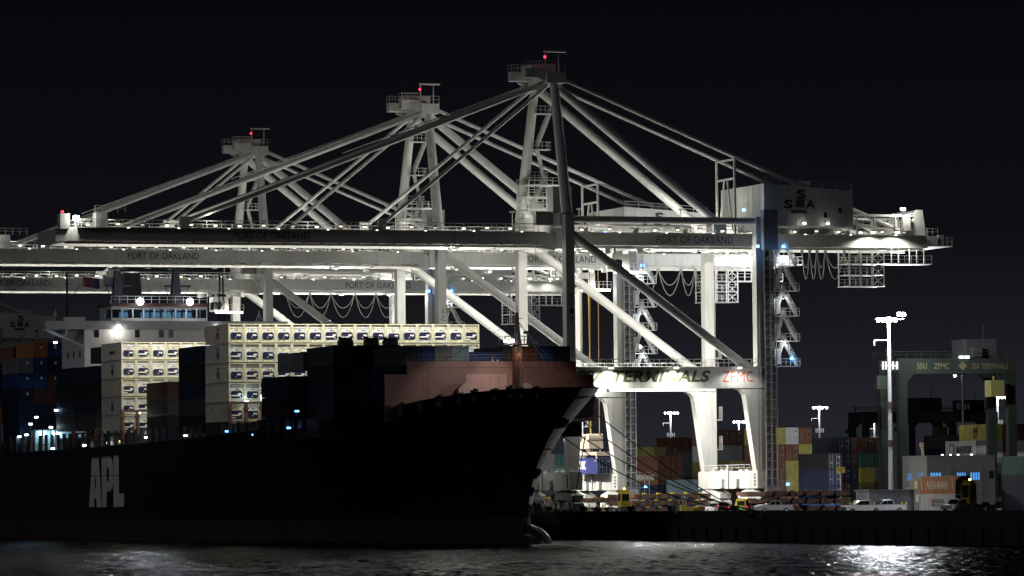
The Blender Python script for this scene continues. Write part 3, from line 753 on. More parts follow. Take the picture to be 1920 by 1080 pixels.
# foremast
ym = 601 - 571
fm = MB(); fm.tube((0, ym, 14 + oz), (0, ym, 23.2 + oz), .8, .6, 14); fm.tube((0, ym, 23.2 + oz), (0, ym, 27 + oz), .52, .18, 12, 1); fm.bar((-.9, ym, 26.2 + oz), (.9, ym, 26.2 + oz), .08); fm.bar((0, ym, 27 + oz), (0, ym, 27.9 + oz), .08); fm.bar((-.6, ym, 25 + oz), (.6, ym, 25 + oz), .08)
fmo = fm.build('foremast', [MASTB, DARK], ship)  # upper mast takes the dark material: its lack of light is painted in
fl_ = MB()
for i in range(18): fl_.bar((-.25, ym - 1.0, 14.6 + i * .5 + oz), (.25, ym - 1.0, 14.6 + i * .5 + oz), .05)
fl_.bar((-.25, ym - 1.0, 14 + oz), (-.25, ym - .95, 23 + oz), .06); fl_.bar((.25, ym - 1.0, 14 + oz), (.25, ym - .95, 23 + oz), .06); fl_.build('mast_ladder', DARK, fmo)
st2 = MB(); st2.bar((0, ym, 26 + oz), (-7.5, ym + 9.6, 20.7 + oz), .05); st2.bar((0, ym, 26 + oz), (7.5, ym + 9.6, 20.7 + oz), .05); st2.bar((0, ym, 26 + oz), (0, ym - 21, 16.3 + oz), .05); st2.build('rigging', DARK, fmo)
b = MB(); b.box(-2.2, 2.4, ym - 1.1, ym + 1.1, 22.6 + oz, 22.75 + oz)
for y in (ym - 1.1, ym + 1.1): b.rail((-2.2, y, 22.7 + oz), (2.4, y, 22.7 + oz), 1.1, .9, .06)
b.bar((1.5, ym, 22.7 + oz), (1.7, ym, 24.6 + oz), .3); b.box(1.0, 2.0, ym - .3, ym + .3, 24.1 + oz, 24.5 + oz)
b.build('mast_platform', DARK, fmo)
b = MB(); b.box(-2.3, -1.9, ym - 1.35, ym - 1.1, 22.9 + oz, 23.3 + oz); b.box(-1.3, -.9, ym - 1.35, ym - 1.1, 22.9 + oz, 23.3 + oz)
b.build('mast_lamps', LAMPC, fmo)
point(fmo, (-2.6, ym - 2.4, 23.0 + oz), 200, .15, (1, .9, .8), 'mast_light')
spot(fmo, (-1.4, ym + 1.4, 22.3 + oz), (-3, ym + 11, 15.5 + oz), 1900, 84, .15, (1, .88, .8), .4, 'breakwater_light'); spot(fmo, (1.6, ym + 1.4, 22.3 + oz), (4, ym + 11, 15.5 + oz), 1500, 84, .15, (1, .88, .8), .4, 'breakwater_light')
spot(fmo, (.1, ym - 1.3, 22.4 + oz), (0, ym - .3, 15 + oz), 260, 75, .1, (1, .75, .5), .6, 'mast_down_light')
# white letters on the side
K = [[(220, 1000), (275, 155), (392, 148), (435, 870), (435, 992), (350, 996), (345, 850), (312, 853), (305, 998)], [(325, 507), (345, 505), (345, 665), (325, 668)]]
Pp = [[(442, 145), (575, 130), (610, 150), (628, 190), (637, 260), (640, 400), (638, 560), (630, 640), (608, 695), (580, 720), (530, 725), (525, 985), (445, 990)], [(530, 300), (550, 307), (566, 345), (570, 420), (566, 500), (552, 545), (530, 555)]]
Lp = [[(648, 122), (735, 112), (740, 745), (825, 742), (820, 965), (640, 980)]]
bl = MB()
for loops in (K, Pp, Lp):
    vs, fs = curve_shape(loops)
    bl.add([(-21.53 - .02, 744.1 - 21.4 * ((x - 220) / 605) - 571, 1.25 + (1000 - (y + (x - 220) * 35 / 605)) / 850 * 8.0 + oz) for x, y in vs], fs)
me = bpy.data.meshes.new('lettering'); me.from_pydata(bl.v, [], bl.f); me.materials.append(paint('letter_hull_white', (.8, .79, .7), .6, var=.2, scale=.4, streak=.25))
lo = bpy.data.objects.new('lettering', me); C.objects.link(lo); lo.parent = hull
b = MB()
for z in (9.0, 6.2): b.box(-21.56, -21.5, 690 - 571, 760 - 571, z + oz, z + .1 + oz)
b.build('rubbing_strake', HULL, hull)
# accommodation and wheelhouse
y0 = 774 - 571
b = MB(); b.box(-14.2, 14.2, y0, y0 + 15, 10 + oz, 31.05 + oz); b.box(-14.24, 14.24, y0 - .04, y0 + .05, 27.75 + oz, 27.85 + oz)
acc = b.build('accommodation', SHIPW, ship)
for x in (-12.1, -5.0, -.8, .9, 7.2, 9.0, 13.0):
    w_ = MB(); w_.box(x - .42, x + .42, y0 - .05, y0 - .004, 30.0 + oz - .3, 31.3 + oz - .3); w_.build('window', GLASS, acc)
for j in range(4):
    for i in range(3):
        w_ = MB(); w_.box(-14.26, -14.204, y0 + 2.5 + i * 4, y0 + 3.3 + i * 4, 16.5 + j * 3.3 + oz, 17.6 + j * 3.3 + oz); w_.build('window', GLASS, acc)
b = MB(); b.box(-8.95, -8.15, y0 - .1, y0 - .004, 29.3 + oz, 30.9 + oz); b.build('door', SHIPW, acc)
b = MB(); b.box(-21.3, 21.3, y0 - 1.0, y0 + 4.5, 31.054 + oz, 31.2 + oz); b.box(-21.3, 21.3, y0 - 1.0, y0 - .85, 31.2 + oz, 32.45 + oz); b.box(-21.3, -21.15, y0 - .85, y0 + 4.5, 31.2 + oz, 32.45 + oz)
b.box(-18, -14.3, y0 - 1.02, y0 + .9, 31.1 + oz, 33.1 + oz)
for sg in (-1, 1): b.bar((sg * 21, y0, 31.1 + oz), (sg * 14.25, y0, 28.1 + oz), .45); b.bar((sg * 17.2, y0, 31.1 + oz), (sg * 17.6, y0, 29.6 + oz), .35)
for x in (-19.2, 16.5): b.bar((x, y0, 32.4 + oz), (x, y0, 34.4 + oz), .12); b.bar((x - .6, y0, 32.5 + oz), (x, y0, 34 + oz), .08); b.bar((x + .6, y0, 32.5 + oz), (x, y0, 34 + oz), .08)
wg = b.build('bridge_wing', paint('wing_grey', (.33, .34, .34), .6, var=.08, streak=.1), ship)
b = MB(); x0, x1 = -9.4, 7.4; yw = y0 + .3
b.box(x0, x1, yw, yw + 8, 31.204 + oz, 33.0 + oz); b.box(x0, x1, yw, yw + 8, 34.5 + oz, 35.0 + oz)
NM = 9
for i in range(NM + 1): x = x0 + (x1 - x0) * i / NM; b.box(max(x0, x - .12), min(x1, x + .12), yw, yw + .25, 33.0 + oz, 34.5 + oz)
b.box(x0, x0 + .25, yw + 4, yw + 8, 33 + oz, 34.5 + oz); b.box(x1 - .25, x1, yw + 4, yw + 8, 33 + oz, 34.5 + oz); b.box(x0, x1, yw + 7.7, yw + 8, 33.0 + oz, 34.5 + oz)
wh = b.build('wheelhouse', SHIPW, ship)
b = MB(); b.box(x0 - .3, x1 + .3, yw - .5, yw + 8.3, 35.004 + oz, 35.5 + oz); b.build('roof_band', paint('band_dull_red', (.07, .025, .022), .6), wh)
b = MB()
for i, c_ in enumerate((0, 1, 0, 1, 1, 1, 1, 1, 0)):
    if c_: xa = x0 + (x1 - x0) * i / NM + .2; b.box(xa, xa + 1.5, yw + 2.5, yw + 2.6, 33.2 + oz, 34.1 + oz); b.box(xa + .2, xa + 1.2, yw + 1.2, yw + 1.5, 34.3 + oz, 34.45 + oz)
b.build('wheelhouse_interior', glow('bridge_blue', (.2, .48, .8), .36), wh)
b = MB(); b.box(x0 + .1, x1 - .1, yw + .1, yw + .13, 33.0 + oz, 34.5 + oz)
gm = bpy.data.materials.new('window_glass'); gm.use_nodes = True
gb = gm.node_tree.nodes['Principled BSDF']; gb.inputs['Transmission Weight'].default_value = 1; gb.inputs['Roughness'].default_value = .02; gb.inputs['IOR'].default_value = 1.1; gb.inputs['Base Color'].default_value = (.75, .85, .9, 1)
b.build('wheelhouse_window', gm, wh)
b = MB(); b.rail((x0, yw, 35.5 + oz), (x1, yw, 35.5 + oz), 1.2, 1.4, .06); b.bar((x0 - 1.2, yw + 1, 32.4 + oz), (x0 + .2, yw + 1, 36 + oz), .12); b.build('monkey_island_railing', SHIPW, wh)
b = MB(); b.prism([(-4.2, 35.5 + oz), (-.6, 35.5 + oz), (-1.0, 41.2 + oz), (-3.8, 41.2 + oz)], yw + 12, yw + 17); b.box(-4.6, -.4, yw + 11.5, yw + 17.5, 24 + oz, 35.5 + oz); fu = b.build('funnel', FUNB, ship)
for x, hgt, s_ in ((-7.4, 41.2, 1), (2.9, 41.2, .8)):
    b = MB(); b.prism([(x - .9, 35.5 + oz), (x + .9, 35.5 + oz), (x + .45, hgt + oz), (x - .45, hgt + oz)], yw + 3, yw + 4.2)
    b.bar((x - 2, yw + 3.5, 38.6 + oz), (x + 2.6, yw + 3.5, 38.6 + oz), .35); b.bar((x + .8, yw + 3.5, 36 + oz), (x + 2.4, yw + 3.5, 38.6 + oz), .14); b.bar((x - .8, yw + 3.5, 36 + oz), (x - 2, yw + 3.5, 38.6 + oz), .14)
    b.box(x - 1.6, x + 1.6, yw + 3, yw + 3.3, hgt + .15 + oz, hgt + .4 + oz); b.bar((x, yw + 3.5, hgt + oz), (x, yw + 3.5, hgt + 1.2 + oz), .12)
    b.build('radar_mast', FUNB, ship)
b = MB()
for dx, dy in ((-.5, -.5), (.5, -.5), (.5, .5), (-.5, .5)): b.bar((11.6 + dx, y0 + 6 + dy, 31.2 + oz), (11.6 + dx * .5, y0 + 6 + dy * .5, 40.5 + oz), .12)
for i in range(9): z = 32 + i + oz; b.bar((11.1, y0 + 5.5, z), (12.1, y0 + 5.5, z + 1), .08); b.bar((11.1, y0 + 5.5, z), (12.1, y0 + 5.5, z), .08)
b.bar((10, y0 + 6, 38 + oz), (13.2, y0 + 6, 38 + oz), .1); b.build('lattice_mast', ROPE, ship)
b = MB(); b.bar((-15.6, y0 + 6, 31.2 + oz), (-15.6, y0 + 6, 41 + oz), .3); b.bar((-15.6, y0 + 6, 35.5 + oz), (-13.2, y0 + 6, 39 + oz), .1); b.bar((-16.2, y0 + 6, 39 + oz), (-14.6, y0 + 6, 39 + oz), .1); b.build('signal_mast', ROPE, ship)
for x, cols in ((-12.9, ((.16, .04, .06), (.05, .06, .16))), (-9.2, ((.55, .55, .55), (.45, .03, .04)))):
    b = MB(); P_ = []
    for i in range(9): P_.append((x + i * .38, y0 + 6 + .25 * math.sin(i * 1.1), 38.6 + oz - .06 * i))
    for i in range(8):
        a_, c_ = P_[i], P_[i + 1]; b.add([a_, c_, (c_[0], c_[1], c_[2] + 1.7), (a_[0], a_[1], a_[2] + 1.7)], [(0, 1, 2, 3)], 0 if i < 4 else 1)
    b.build('flag', [paint('flag_%d%d' % (int(-x), i), c, .9) for i, c in enumerate(cols)], ship)
# lamps of the superstructure
b = MB()
for x in (-4.6, 4.1): b.tube((x, yw - .9, 35.75 + oz), (x, yw - .6, 35.75 + oz), .62, .5, 14)
b.build('deck_floodlight', LAMPC, wh)
for x in (-4.6, 4.1): point(wh, (x, yw - 1.3, 35.75 + oz), 350, .3, (.9, .95, 1), 'deck_light'); spot(wh, (x, yw - 1.4, 35.75 + oz), (x - 45, yw - 100, 5), 7000, 70, .3, (.85, .92, 1), .5, 'deck_flood')
b = MB()
for x in (-8.55, 8.6): b.box(x - .3, x + .3, y0 - 1.35, y0 - 1.05, 31.2 + oz, 31.7 + oz)
b.build('wall_lamp', LAMPC, wg)
for x, z in ((-8.55, 30.9), (8.6, 31.4)): point(wg, (x, y0 - 1.3, z + oz), 260, .15, (1, .95, .85), 'wall_light')
# lashing bridges, pedestals, deck lamps
lashy = [(669.4, -20, -14.5, 16.6), (729.0, -20, -14.5, 16.6), (655, -20, -12, 13.6), (743.5, -20.5, -14, 14), (757.5, -20.5, -14, 14)]
for (yy, xa, xb, zt) in lashy:
    b = MB(); kx = int((xb - xa) / 2.45)
    for i in range(kx + 1):
        x = xa + i * 2.45; b.box(x - .22, x + .22, yy - 571 - .35, yy - 571 + .35, 10.8 + oz, zt + oz)
        b.box(x - .4, x + .4, yy - 571 - .4, yy - 571 + .4, zt - 1.2 + oz, zt - .9 + oz)
    for z in (zt - .35, 13.2): b.box(xa - .2, xb, yy - 571 - .3, yy - 571 + .3, z + oz, z + .3 + oz)
    b.bar((xa + 4.9, yy - 571, 10.9 + oz), (xa + 2.8, yy - 571, 13.3 + oz), .3)
    lb_ = b.build('lashing_bridge', LASH, ship)
b = MB()
for i in range(44): y = 632 + i * 4 - 571; b.box(-20.6, -20.1, y, y + .5, 10.7 + oz, 13.4 + oz)
for i in range(70): y = 630 + i * 2.8 - 571; b.bar((-21.2, y, 10.7 + oz), (-21.2, y, 12 + oz), .07)
b.bar((-21.2, 630 - 571, 11.9 + oz), (-21.2, 825 - 571, 11.7 + oz), .07)
b.build('deck_pedestals', DARK, ship)
for ya_, yb2, zt2 in ((628, 684, 13.3), (728, 772, 12.7), (792, 840, 12.6)): b = MB(); b.box(-19.5, 19.5, ya_ - 571, yb2 - 571, 10.6 + oz, zt2 + oz); b.build('hatch_coaming', DARK, ship)
decklamps = [((-20.2, 729.2, 11.6), LAMPY, (1, .7, .25), 120), ((-17.6, 728.6, 12.2), LAMPY, (1, .75, .3), 120), ((-19.9, 738, 11.5), LAMPC, (.8, .9, 1), 25), ((-20.3, 714, 12.0), LAMPC, (.8, .95, 1), 15), ((-20.9, 690, 11.9), LAMPD, None, 0), ((-20.7, 655.2, 11.5), LAMPB, (.2, .3, 1), 10), ((-20.2, 640, 12.2), LAMPB, (.2, .3, 1), 10), ((-19.9, 637, 14.5), LAMPB, None, 0), ((-20.2, 752, 11.3), LAMPC, None, 0), ((-20.6, 669, 12.2), LAMPB, (.2, .5, 1), 12), ((-20.5, 789, 13.6), LAMPC, (.35, .75, 1), 60), ((-20.0, 796, 13.4), LAMPC, (.35, .75, 1), 60), ((-19.0, 792, 15.5), LAMPC, (.35, .75, 1), 20), ((-20.6, 772, 14.6), LAMPC, (.6, .8, 1), 90), ((-20.2, 770, 17.4), LAMPC, (.4, .7, 1), 15), ((-20.8, 770, 11.0), LAMPC, None, 0), ((-19.5, 773, 28.8), LAMPC, (.5, .75, 1), 20), ((-17.3, 729.4, 16.1), LAMPC, (.7, 1, 1), 90), ((-17.3, 670.0, 16.6), LAMPC, (.7, 1, 1), 110), ((-20.3, 783, 16.5), LAMPC, None, 0)]
hb = None
for (x, y, z), m_, c_, W in decklamps:
    b = MB(); b.box(x - .28, x + .28, y - 571 - .12, y - 571 + .12, z + oz - .12, z + oz + .12); b.box(x - .05, x + .05, y - 571 + .13, y - 571 + .23, z + oz - 1.4, z + oz + .1, 1)
    dl_ = b.build('deck_lamp', [m_, DARK], ship)
    if W: point(dl_, (x, y - 571 - .4, z + oz), W, .12, c_, 'deck_lamp_light')

b = MB(); b.box(-20.5, -14.3, 783 - 571, 786 - 571, 10.6 + oz, 14.2 + oz); b.box(-20.8, -15, 778 - 571, 783.2 - 571, 14.204 + oz, 14.4 + oz)
for x in (-20.6, -18.4, -15.6): b.box(x, x + .25, 778 - 571, 778.3 - 571, 10.6 + oz, 14.2 + oz)
dh = b.build('deck_house', SHIPW, ship)
b = MB(); b.box(-19.8, -18.9, 782.7 - 571, 782.95 - 571, 13.5 + oz, 13.75 + oz); b.box(-17.4, -16.2, 782.7 - 571, 782.95 - 571, 13.5 + oz, 13.75 + oz); b.build('deck_lamp', LAMPC, dh)
for x in (-19.3, -16.8): point(dh, (x, 782.3 - 571, 13.6 + oz), 130, .15, (.25, .7, 1), 'deck_lamp_light')
# ------------------------------------------------------------------ containers
WORDS = {'darkgrey': 'charcoal', 'lightblue': 'pale blue', 'black': 'blackish'}
CC = {}
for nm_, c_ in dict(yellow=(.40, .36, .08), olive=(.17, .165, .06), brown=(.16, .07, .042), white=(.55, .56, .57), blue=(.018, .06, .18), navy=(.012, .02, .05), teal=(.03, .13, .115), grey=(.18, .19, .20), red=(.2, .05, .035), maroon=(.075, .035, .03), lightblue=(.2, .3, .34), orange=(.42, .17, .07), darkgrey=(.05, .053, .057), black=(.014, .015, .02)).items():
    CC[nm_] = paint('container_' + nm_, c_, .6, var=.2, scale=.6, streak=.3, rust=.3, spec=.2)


def container_mesh(L, H, ribs_end):
    b = MB(); W_ = 2.438; h2 = W_ / 2
    fr = .16
    # corner posts and rails
    for x in (-h2, h2 - fr):
        for y in (0, L - fr): b.box(x, x + fr, y, y + fr, 0, H)
    for z in (0, H - .13):
        for x in (-h2, h2 - .1): b.box(x, x + .1, fr, L - fr, z, z + .13)
        for y in (0, L - .1): b.box(-h2 + fr, h2 - fr, y, y + .1, z, z + .13)
    b.box(-h2 + .1, h2 - .1, .1, L - .1, H - .06, H - .02)
    b.box(-h2 + .1, h2 - .1, .1, L - .1, .05, .12)

    def corr(n_, s0, s1, put):
        vs, fs = [], []
        pit = (s1 - s0) / n_
        for i in range(n_):
            a = s0 + i * pit
            for t, dpt in ((0, 0), (.3, 0), (.5, .036), (.8, .036)): vs.append((a + t * pit, dpt))
        vs.append((s1, 0)); k_ = len(vs)
        o = [put(s, dd, z) for z in (.1, H - .1) for s, dd in vs]
        b.add(o, [(i, i + 1, k_ + i + 1, k_ + i) for i in range(k_ - 1)])
    nL = max(8, int((L - .4) / .56))
    corr(nL, fr, L - fr, lambda s, dd, z: (-h2 + .03 + dd, s, z)); corr(nL, fr, L - fr, lambda s, dd, z: (h2 - .03 - dd, s, z))
    if ribs_end: corr(9, -h2 + fr, h2 - fr, lambda s, dd, z: (s, .05 + dd * 1.6, z))
    else: b.box(-h2 + fr, h2 - fr, .06, .1, .1, H - .1)
    b.box(-h2 + fr, h2 - fr, L - .1, L - .05, .1, H - .1)
    return b


def door_mesh(H):
    b = MB()
    for x in (-1.05, .02): b.box(x, x + 1.03, .015, .058, .14, H - .14)
    return b


_base = {}
RODS = paint('rod_grey', (.2, .19, .17), .5)


def proto_mesh(L, H, ribs):
    k = (L, H, ribs)
    if k not in _base:
        o = container_mesh(L, H, ribs).build('shipping_container', CC['grey']); _base[k] = o.data; bpy.data.objects.remove(o)
        o = door_mesh(H).build('door', CC['grey']); _base[('d', H)] = o.data; bpy.data.objects.remove(o)
        g = MB()
        for x in (-.85, -.35, .33, .85): g.bar((x, -.01, .2), (x, -.01, H - .2), .045)
        for x in (-.6, .6): g.box(x - .25, x + .25, -.02, .01, 1.0, 1.12)
        g.box(.55, .95, .004, .012, H - .75, H - .5)
        o = g.build('lock_rods', CHROME); _base[('r', H)] = o.data; bpy.data.objects.remove(o)
    return _base[k]


def put_mat(o, m): o.material_slots[0].link = 'OBJECT'; o.material_slots[0].material = m


def container(x, y, z, color, label, group, L=12.19, H=2.59, ribs=True, doors=True, rz=0):
    o = bpy.data.objects.new('shipping_container', proto_mesh(L, H, ribs)); C.objects.link(o); o.location = (x, y, z); o.rotation_euler[2] = rz
    put_mat(o, CC[color]); tag(o, label, 'shipping container', group)
    if not ribs and doors:
        d = bpy.data.objects.new('door', _base[('d', H)]); C.objects.link(d); d.parent = o; put_mat(d, CC[color])
        r = bpy.data.objects.new('lock_rods', _base[('r', H)]); C.objects.link(r); r.parent = d; put_mat(r, RODS)
    return o


ORD = ['first', 'second', 'third', 'fourth', 'fifth', 'sixth', 'seventh', 'eighth', 'ninth', 'tenth', 'eleventh', 'twelfth', 'thirteenth', 'fourteenth', 'fifteenth', 'sixteenth']
TIER = ['top', 'second', 'third', 'fourth', 'fifth', 'sixth', 'seventh']

# refrigerated containers
rb = MB(); H9, PT = 2.79, 2.452
rb.box(-1.13, 1.13, .12, 12.1, .12, H9 - .05)
for x in (-1.2, 1.07): rb.box(x, x + .13, 0, 12.19, 0, .12); rb.box(x, x + .13, 0, 12.19, H9 - .12, H9)
for x in (-1.2, 1.08):
    for y in (0, 12.05): rb.box(x, x + .12, y, y + .14, .12, H9 - .12)
rbm = rb.build('refrigerated_container', REEFER).data; bpy.data.objects.remove(bpy.data.objects['refrigerated_container'])
f_ = MB()
for x in (-1.21, 1.03): f_.box(x, x + .18, -.03, .1, .02, H9 - .02)
f_.box(-1.03, 1.03, -.02, .1, H9 - .15, H9 - .02); f_.box(-1.03, 1.03, -.02, .1, .02, .18)
fro = f_.build('end_frame', REEFFR); frm = fro.data; bpy.data.objects.remove(fro)
units = []
for kind_ in range(4):
    u = MB(); cutc = .2
    zb, zt = ((.5, 1.58), (.5, 1.58), (.5, 1.52), (.42, 1.4))[kind_]
    u.prism([(-.86 + cutc, zb), (.86 - cutc, zb), (.86, zb + cutc), (.86, zt - cutc), (.86 - cutc, zt), (-.86 + cutc, zt), (-.86, zt - cutc), (-.86, zb + cutc)], .06, .115)
    o = u.build('machinery_panel', NAVYP); um = o.data; bpy.data.objects.remove(o)
    wv = MB()
    if kind_ in (0, 1):
        wv.box(-.86, .5, .03, .1, zb + .3, zb + .47); wv.box(.2, .72, .02, .1, zb + .5, zb + .74); wv.box(-.86, -.2, .03, .1, zb - .05, zb + .12) if kind_ else wv.box(.55, .62, .03, .1, zb, zb + .3)
    else:
        wv.box(.1, .34, .02, .1, zb + .5, zb + .74); wv.box(.4, .66, .02, .1, zb + .46, zb + .72); wv.box(-.1, .0, .03, .1, zb + .2, zb + .34)
    o = wv.build('control_box', WHITEL); wm_ = o.data; bpy.data.objects.remove(o)
    g = MB(); g.box(-.3, .3, .095, .118, H9 - .95, H9 - .89) if kind_ % 2 else g.box(-.15, .25, .095, .118, 1.78, 1.92); g.box(-.9, -.62, .1, .118, .28, .34); g.box(-.95, .95, .1, .118, 2.1, 2.13)
    o = g.build('stencil', BLUEL); gm_ = o.data; bpy.data.objects.remove(o)
    t_ = MB(); t_.box(.35 - .5 * kind_ * .4, .6 - .5 * kind_ * .4, .092, .117, 1.68, 1.9) if kind_ != 2 else t_.box(-.2, .15, .092, .117, .2, .36)
    o = t_.build('warning_sticker', YEL); tm_ = o.data; bpy.data.objects.remove(o)
    units.append((um, wm_, gm_, tm_))


REEFS = [REEFER, REEFER, paint('reefer_grey_white', (.6, .61, .57), .5, var=.22, scale=1.3, streak=.35, rust=.5), paint('reefer_cream', (.66, .62, .48), .5, var=.25, scale=.9, streak=.35, rust=.6)]


def reefer(x, y, z, label, group, i):
    o = bpy.data.objects.new('refrigerated_container', rbm); C.objects.link(o); o.location = (x, y, z); tag(o, label, 'refrigerated container', group); put_mat(o, REEFS[int(x * 7.3 + z * 3.1) % 4])
    for nm_, me_ in zip(('end_frame', 'machinery_panel', 'control_box', 'stencil', 'warning_sticker'), (frm,) + units[i]):
        c = bpy.data.objects.new(nm_, me_); C.objects.link(c); c.parent = o
    return o


random.seed(11)
for blk, (yf, zt, cols) in (('forward stack', (670.7, 28.2, [16, 16, 7, 2, 2])), ('after stack', (730.3, 27.53, [6, 6, 4, 2, 2]))):
    for r_, nc in enumerate(cols):
        for c_ in range(nc):
            lb_ = f'white refrigerated container, {TIER[r_]} tier, {ORD[c_]} from left in the {blk}'
            o = reefer(200.0 + PT * (c_ + .5), yf, zt - 2.9 * (r_ + 1), lb_, f'refrigerated containers in the {blk}', random.choice((0, 0, 1, 2, 2, 3)))
            if c_ == 0 and (blk[0], r_) in (('f', 0), ('f', 1), ('f', 2), ('a', 1), ('a', 3)):
                lettering('APL', 1.5, 1.0, (-1.215, 5.6, 1.2), '-x', BLACKL, o, bold=.06)
                s_ = MB(); s_.box(-1.22, -1.205, 4.7, 6.5, 2.0, 2.14); s_.build('stencil', BLACKL, o)
            if c_ == 0 and (blk[0], r_) == ('a', 0): lettering('HAMBURG', 3.4, .55, (-1.215, 5.6, 1.3), '-x', BLACKL, o, bold=.04)
SPT = 2.5
shipg = 'dark containers stowed on the ship'


def bay(yf, zt, cols, tiers, x0, where, palette, H=2.59, ribs=True, pit=2.6, grp=shipg):
    for c_ in cols:
        for t_ in range(tiers if isinstance(tiers, int) else tiers[c_]):
            col = palette[(c_ * 3 + t_) % len(palette)] if not callable(palette) else palette(c_, t_)
            container(x0 + SPT * (c_ + .5), yf, zt - pit * (t_ + 1) + .02, col, f'{WORDS.get(col, col)} container, {TIER[t_]} tier, {ORD[c_]} from left in the {where}', grp, H=H, ribs=ribs, doors=False)


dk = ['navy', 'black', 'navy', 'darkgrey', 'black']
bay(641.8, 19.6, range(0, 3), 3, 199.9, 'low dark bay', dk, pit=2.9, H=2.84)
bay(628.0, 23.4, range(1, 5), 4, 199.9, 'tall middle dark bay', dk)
container(203.6, 641.8, 20.4, 'grey', 'grey container standing alone on the low dark bay', shipg)
bowc = ['darkgrey', 'blue', 'grey', 'lightblue', 'blue', 'blue', 'darkgrey', 'brown', 'blue', 'navy']
for c_, col in enumerate(bowc):
    low = .85 if c_ in (4, 5) else 0
    for t_ in range(3 if c_ == 0 else 2):
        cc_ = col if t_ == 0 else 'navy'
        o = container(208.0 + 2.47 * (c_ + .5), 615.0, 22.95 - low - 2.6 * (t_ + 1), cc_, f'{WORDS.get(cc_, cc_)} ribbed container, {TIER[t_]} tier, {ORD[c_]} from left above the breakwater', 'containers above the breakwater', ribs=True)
        if c_ == 5 and t_ == 0:
            b = MB()
            for xx in (-.3, .45): b.prism([(xx - .25, 1.3), (xx, .95), (xx + .25, 1.3), (xx, 1.65)], -.03, 0.0)
            b.build('emblem', WHITEL, o)
bay(684.9, 25.3, [0, 1], 5, 199.9, 'dark bay behind the forward stack', dk)
bay(714.5, 20.7, [1, 2, 3], 4, 200.6, 'mixed bay before the after stack', lambda c, t: {(1, 0): 'maroon', (1, 1): 'darkgrey', (1, 2): 'black', (2, 0): 'navy', (2, 1): 'navy', (2, 2): 'maroon'}.get((c, t), 'navy'))
bay(746.0, 24.1, [0, 1, 2], [4, 5, 5], 199.9, 'dark bay behind the after stack', dk)
for c_ in (1, 2): container(199.9 + SPT * (c_ + .5), 746, 24.8, 'darkgrey', f'dark grey container, topmost, {ORD[c_ - 1]} column inboard, behind the after white stack', shipg)
bay(759.0, 24.2, [0, 1], 4, 199.9, 'bay beside the accommodation', dk)
aftc = {(0, 0): 'grey', (0, 1): 'blue', (0, 2): 'navy', (0, 3): 'navy', (1, 0): 'orange', (1, 1): 'blue', (1, 2): 'blue', (2, 0): 'blue', (2, 1): 'navy', (2, 2): 'maroon', (1, 3): 'maroon', (2, 3): 'maroon'}
for c_ in range(4):
    for t_ in range(7 if c_ else 6):
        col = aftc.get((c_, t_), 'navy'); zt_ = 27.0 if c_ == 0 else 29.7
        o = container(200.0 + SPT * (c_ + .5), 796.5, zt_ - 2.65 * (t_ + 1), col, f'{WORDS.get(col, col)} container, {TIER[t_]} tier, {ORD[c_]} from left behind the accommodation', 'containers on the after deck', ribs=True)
        if t_ < 3 and c_ < 3: b = MB(); b.box(-.05, .35, -.03, .02, 1.5, 1.95); b.build('stencil', WHITEL, o)
for t_ in range(4): container(201.3, 810.5, 26.6 - 2.65 * (t_ + 1), ('darkgrey', 'navy', 'brown', 'orange')[t_], f'{("dark grey", "navy", "brown", "orange")[t_]} container, {TIER[t_]} tier, aftmost stack at the far left edge', 'containers on the after deck')
for t_ in range(3): container(203.8, 810.5, 29.4 - 2.65 * (t_ + 1), ('maroon', 'darkgrey', 'navy')[t_], f'{("maroon", "dark grey", "navy")[t_]} container, {TIER[t_]} tier, aftmost tall stack near the far left edge', 'containers on the after deck')
for i, (x, y, z) in enumerate(((204.6, 628.4, 23.4), (208.4, 628.4, 23.4), (211.2, 628.4, 23.4))):
    b = MB(); b.box(-.9, .9, 0, 1.6, 0, .8); b.box(-.75, .75, .2, 1.4, .8, 1.15); b.tube((-.8, .8, .5), (-.8, .8, 1.3), .2); b.tube((.8, .8, .5), (.8, .8, 1.25), .2); b.rail((-.9, 0, .8), (.9, 0, .8), .5, .6)
    o = b.build('lashing_gear_bin', DARK); o.location = (x, y, z)
    tag(o, ('dark gear bin on the dark containers, leftmost of three silhouettes', 'dark gear bin on the dark containers, middle of three silhouettes', 'dark gear bin on the dark containers, rightmost of three silhouettes')[i], 'gear bin', 'gear bins on top of the dark containers')

# ------------------------------------------------------------------ container yard
YG = 'containers stacked in the yard'


def yard(px, s, top, cols, where, H=2.59, L=12.19, doors=True, gap=2.5, zg=GZ, only=None):
    """px: left edge of the end faces, s: pixels per metre there, cols: colours of each column from the top down; None leaves a gap"""
    p = at(px, 945, F / s); ztop = at(px, top, F / s).z
    for i, col in enumerate(cols):
        n_ = len(col)
        for t, cn in enumerate(col):
            if not cn: continue
            rb_ = cn.endswith('*'); cn = cn.rstrip('*')
            z = ztop - H * (t + 1) - .02 * t
            if t == n_ - 1 and n_ > 2: z = max(z, zg)
            container(p.x + gap * (i + .5), p.y, z, cn, f'{WORDS.get(cn, cn)} container, {TIER[t]} tier, {ORD[i]} column from left in {where}', YG, H=H, L=L, ribs=rb_, doors=doors)
    return p, ztop


# stack right of the nearest crane
yard(1449, 10.9, 802, [['yellow', 'brown', 'brown', 'brown', 'brown'], ['white', 'brown', 'yellow', 'yellow', 'brown'], ['brown', 'yellow', 'yellow', 'maroon', 'brown']], 'yellow brown yard block', H=2.84)
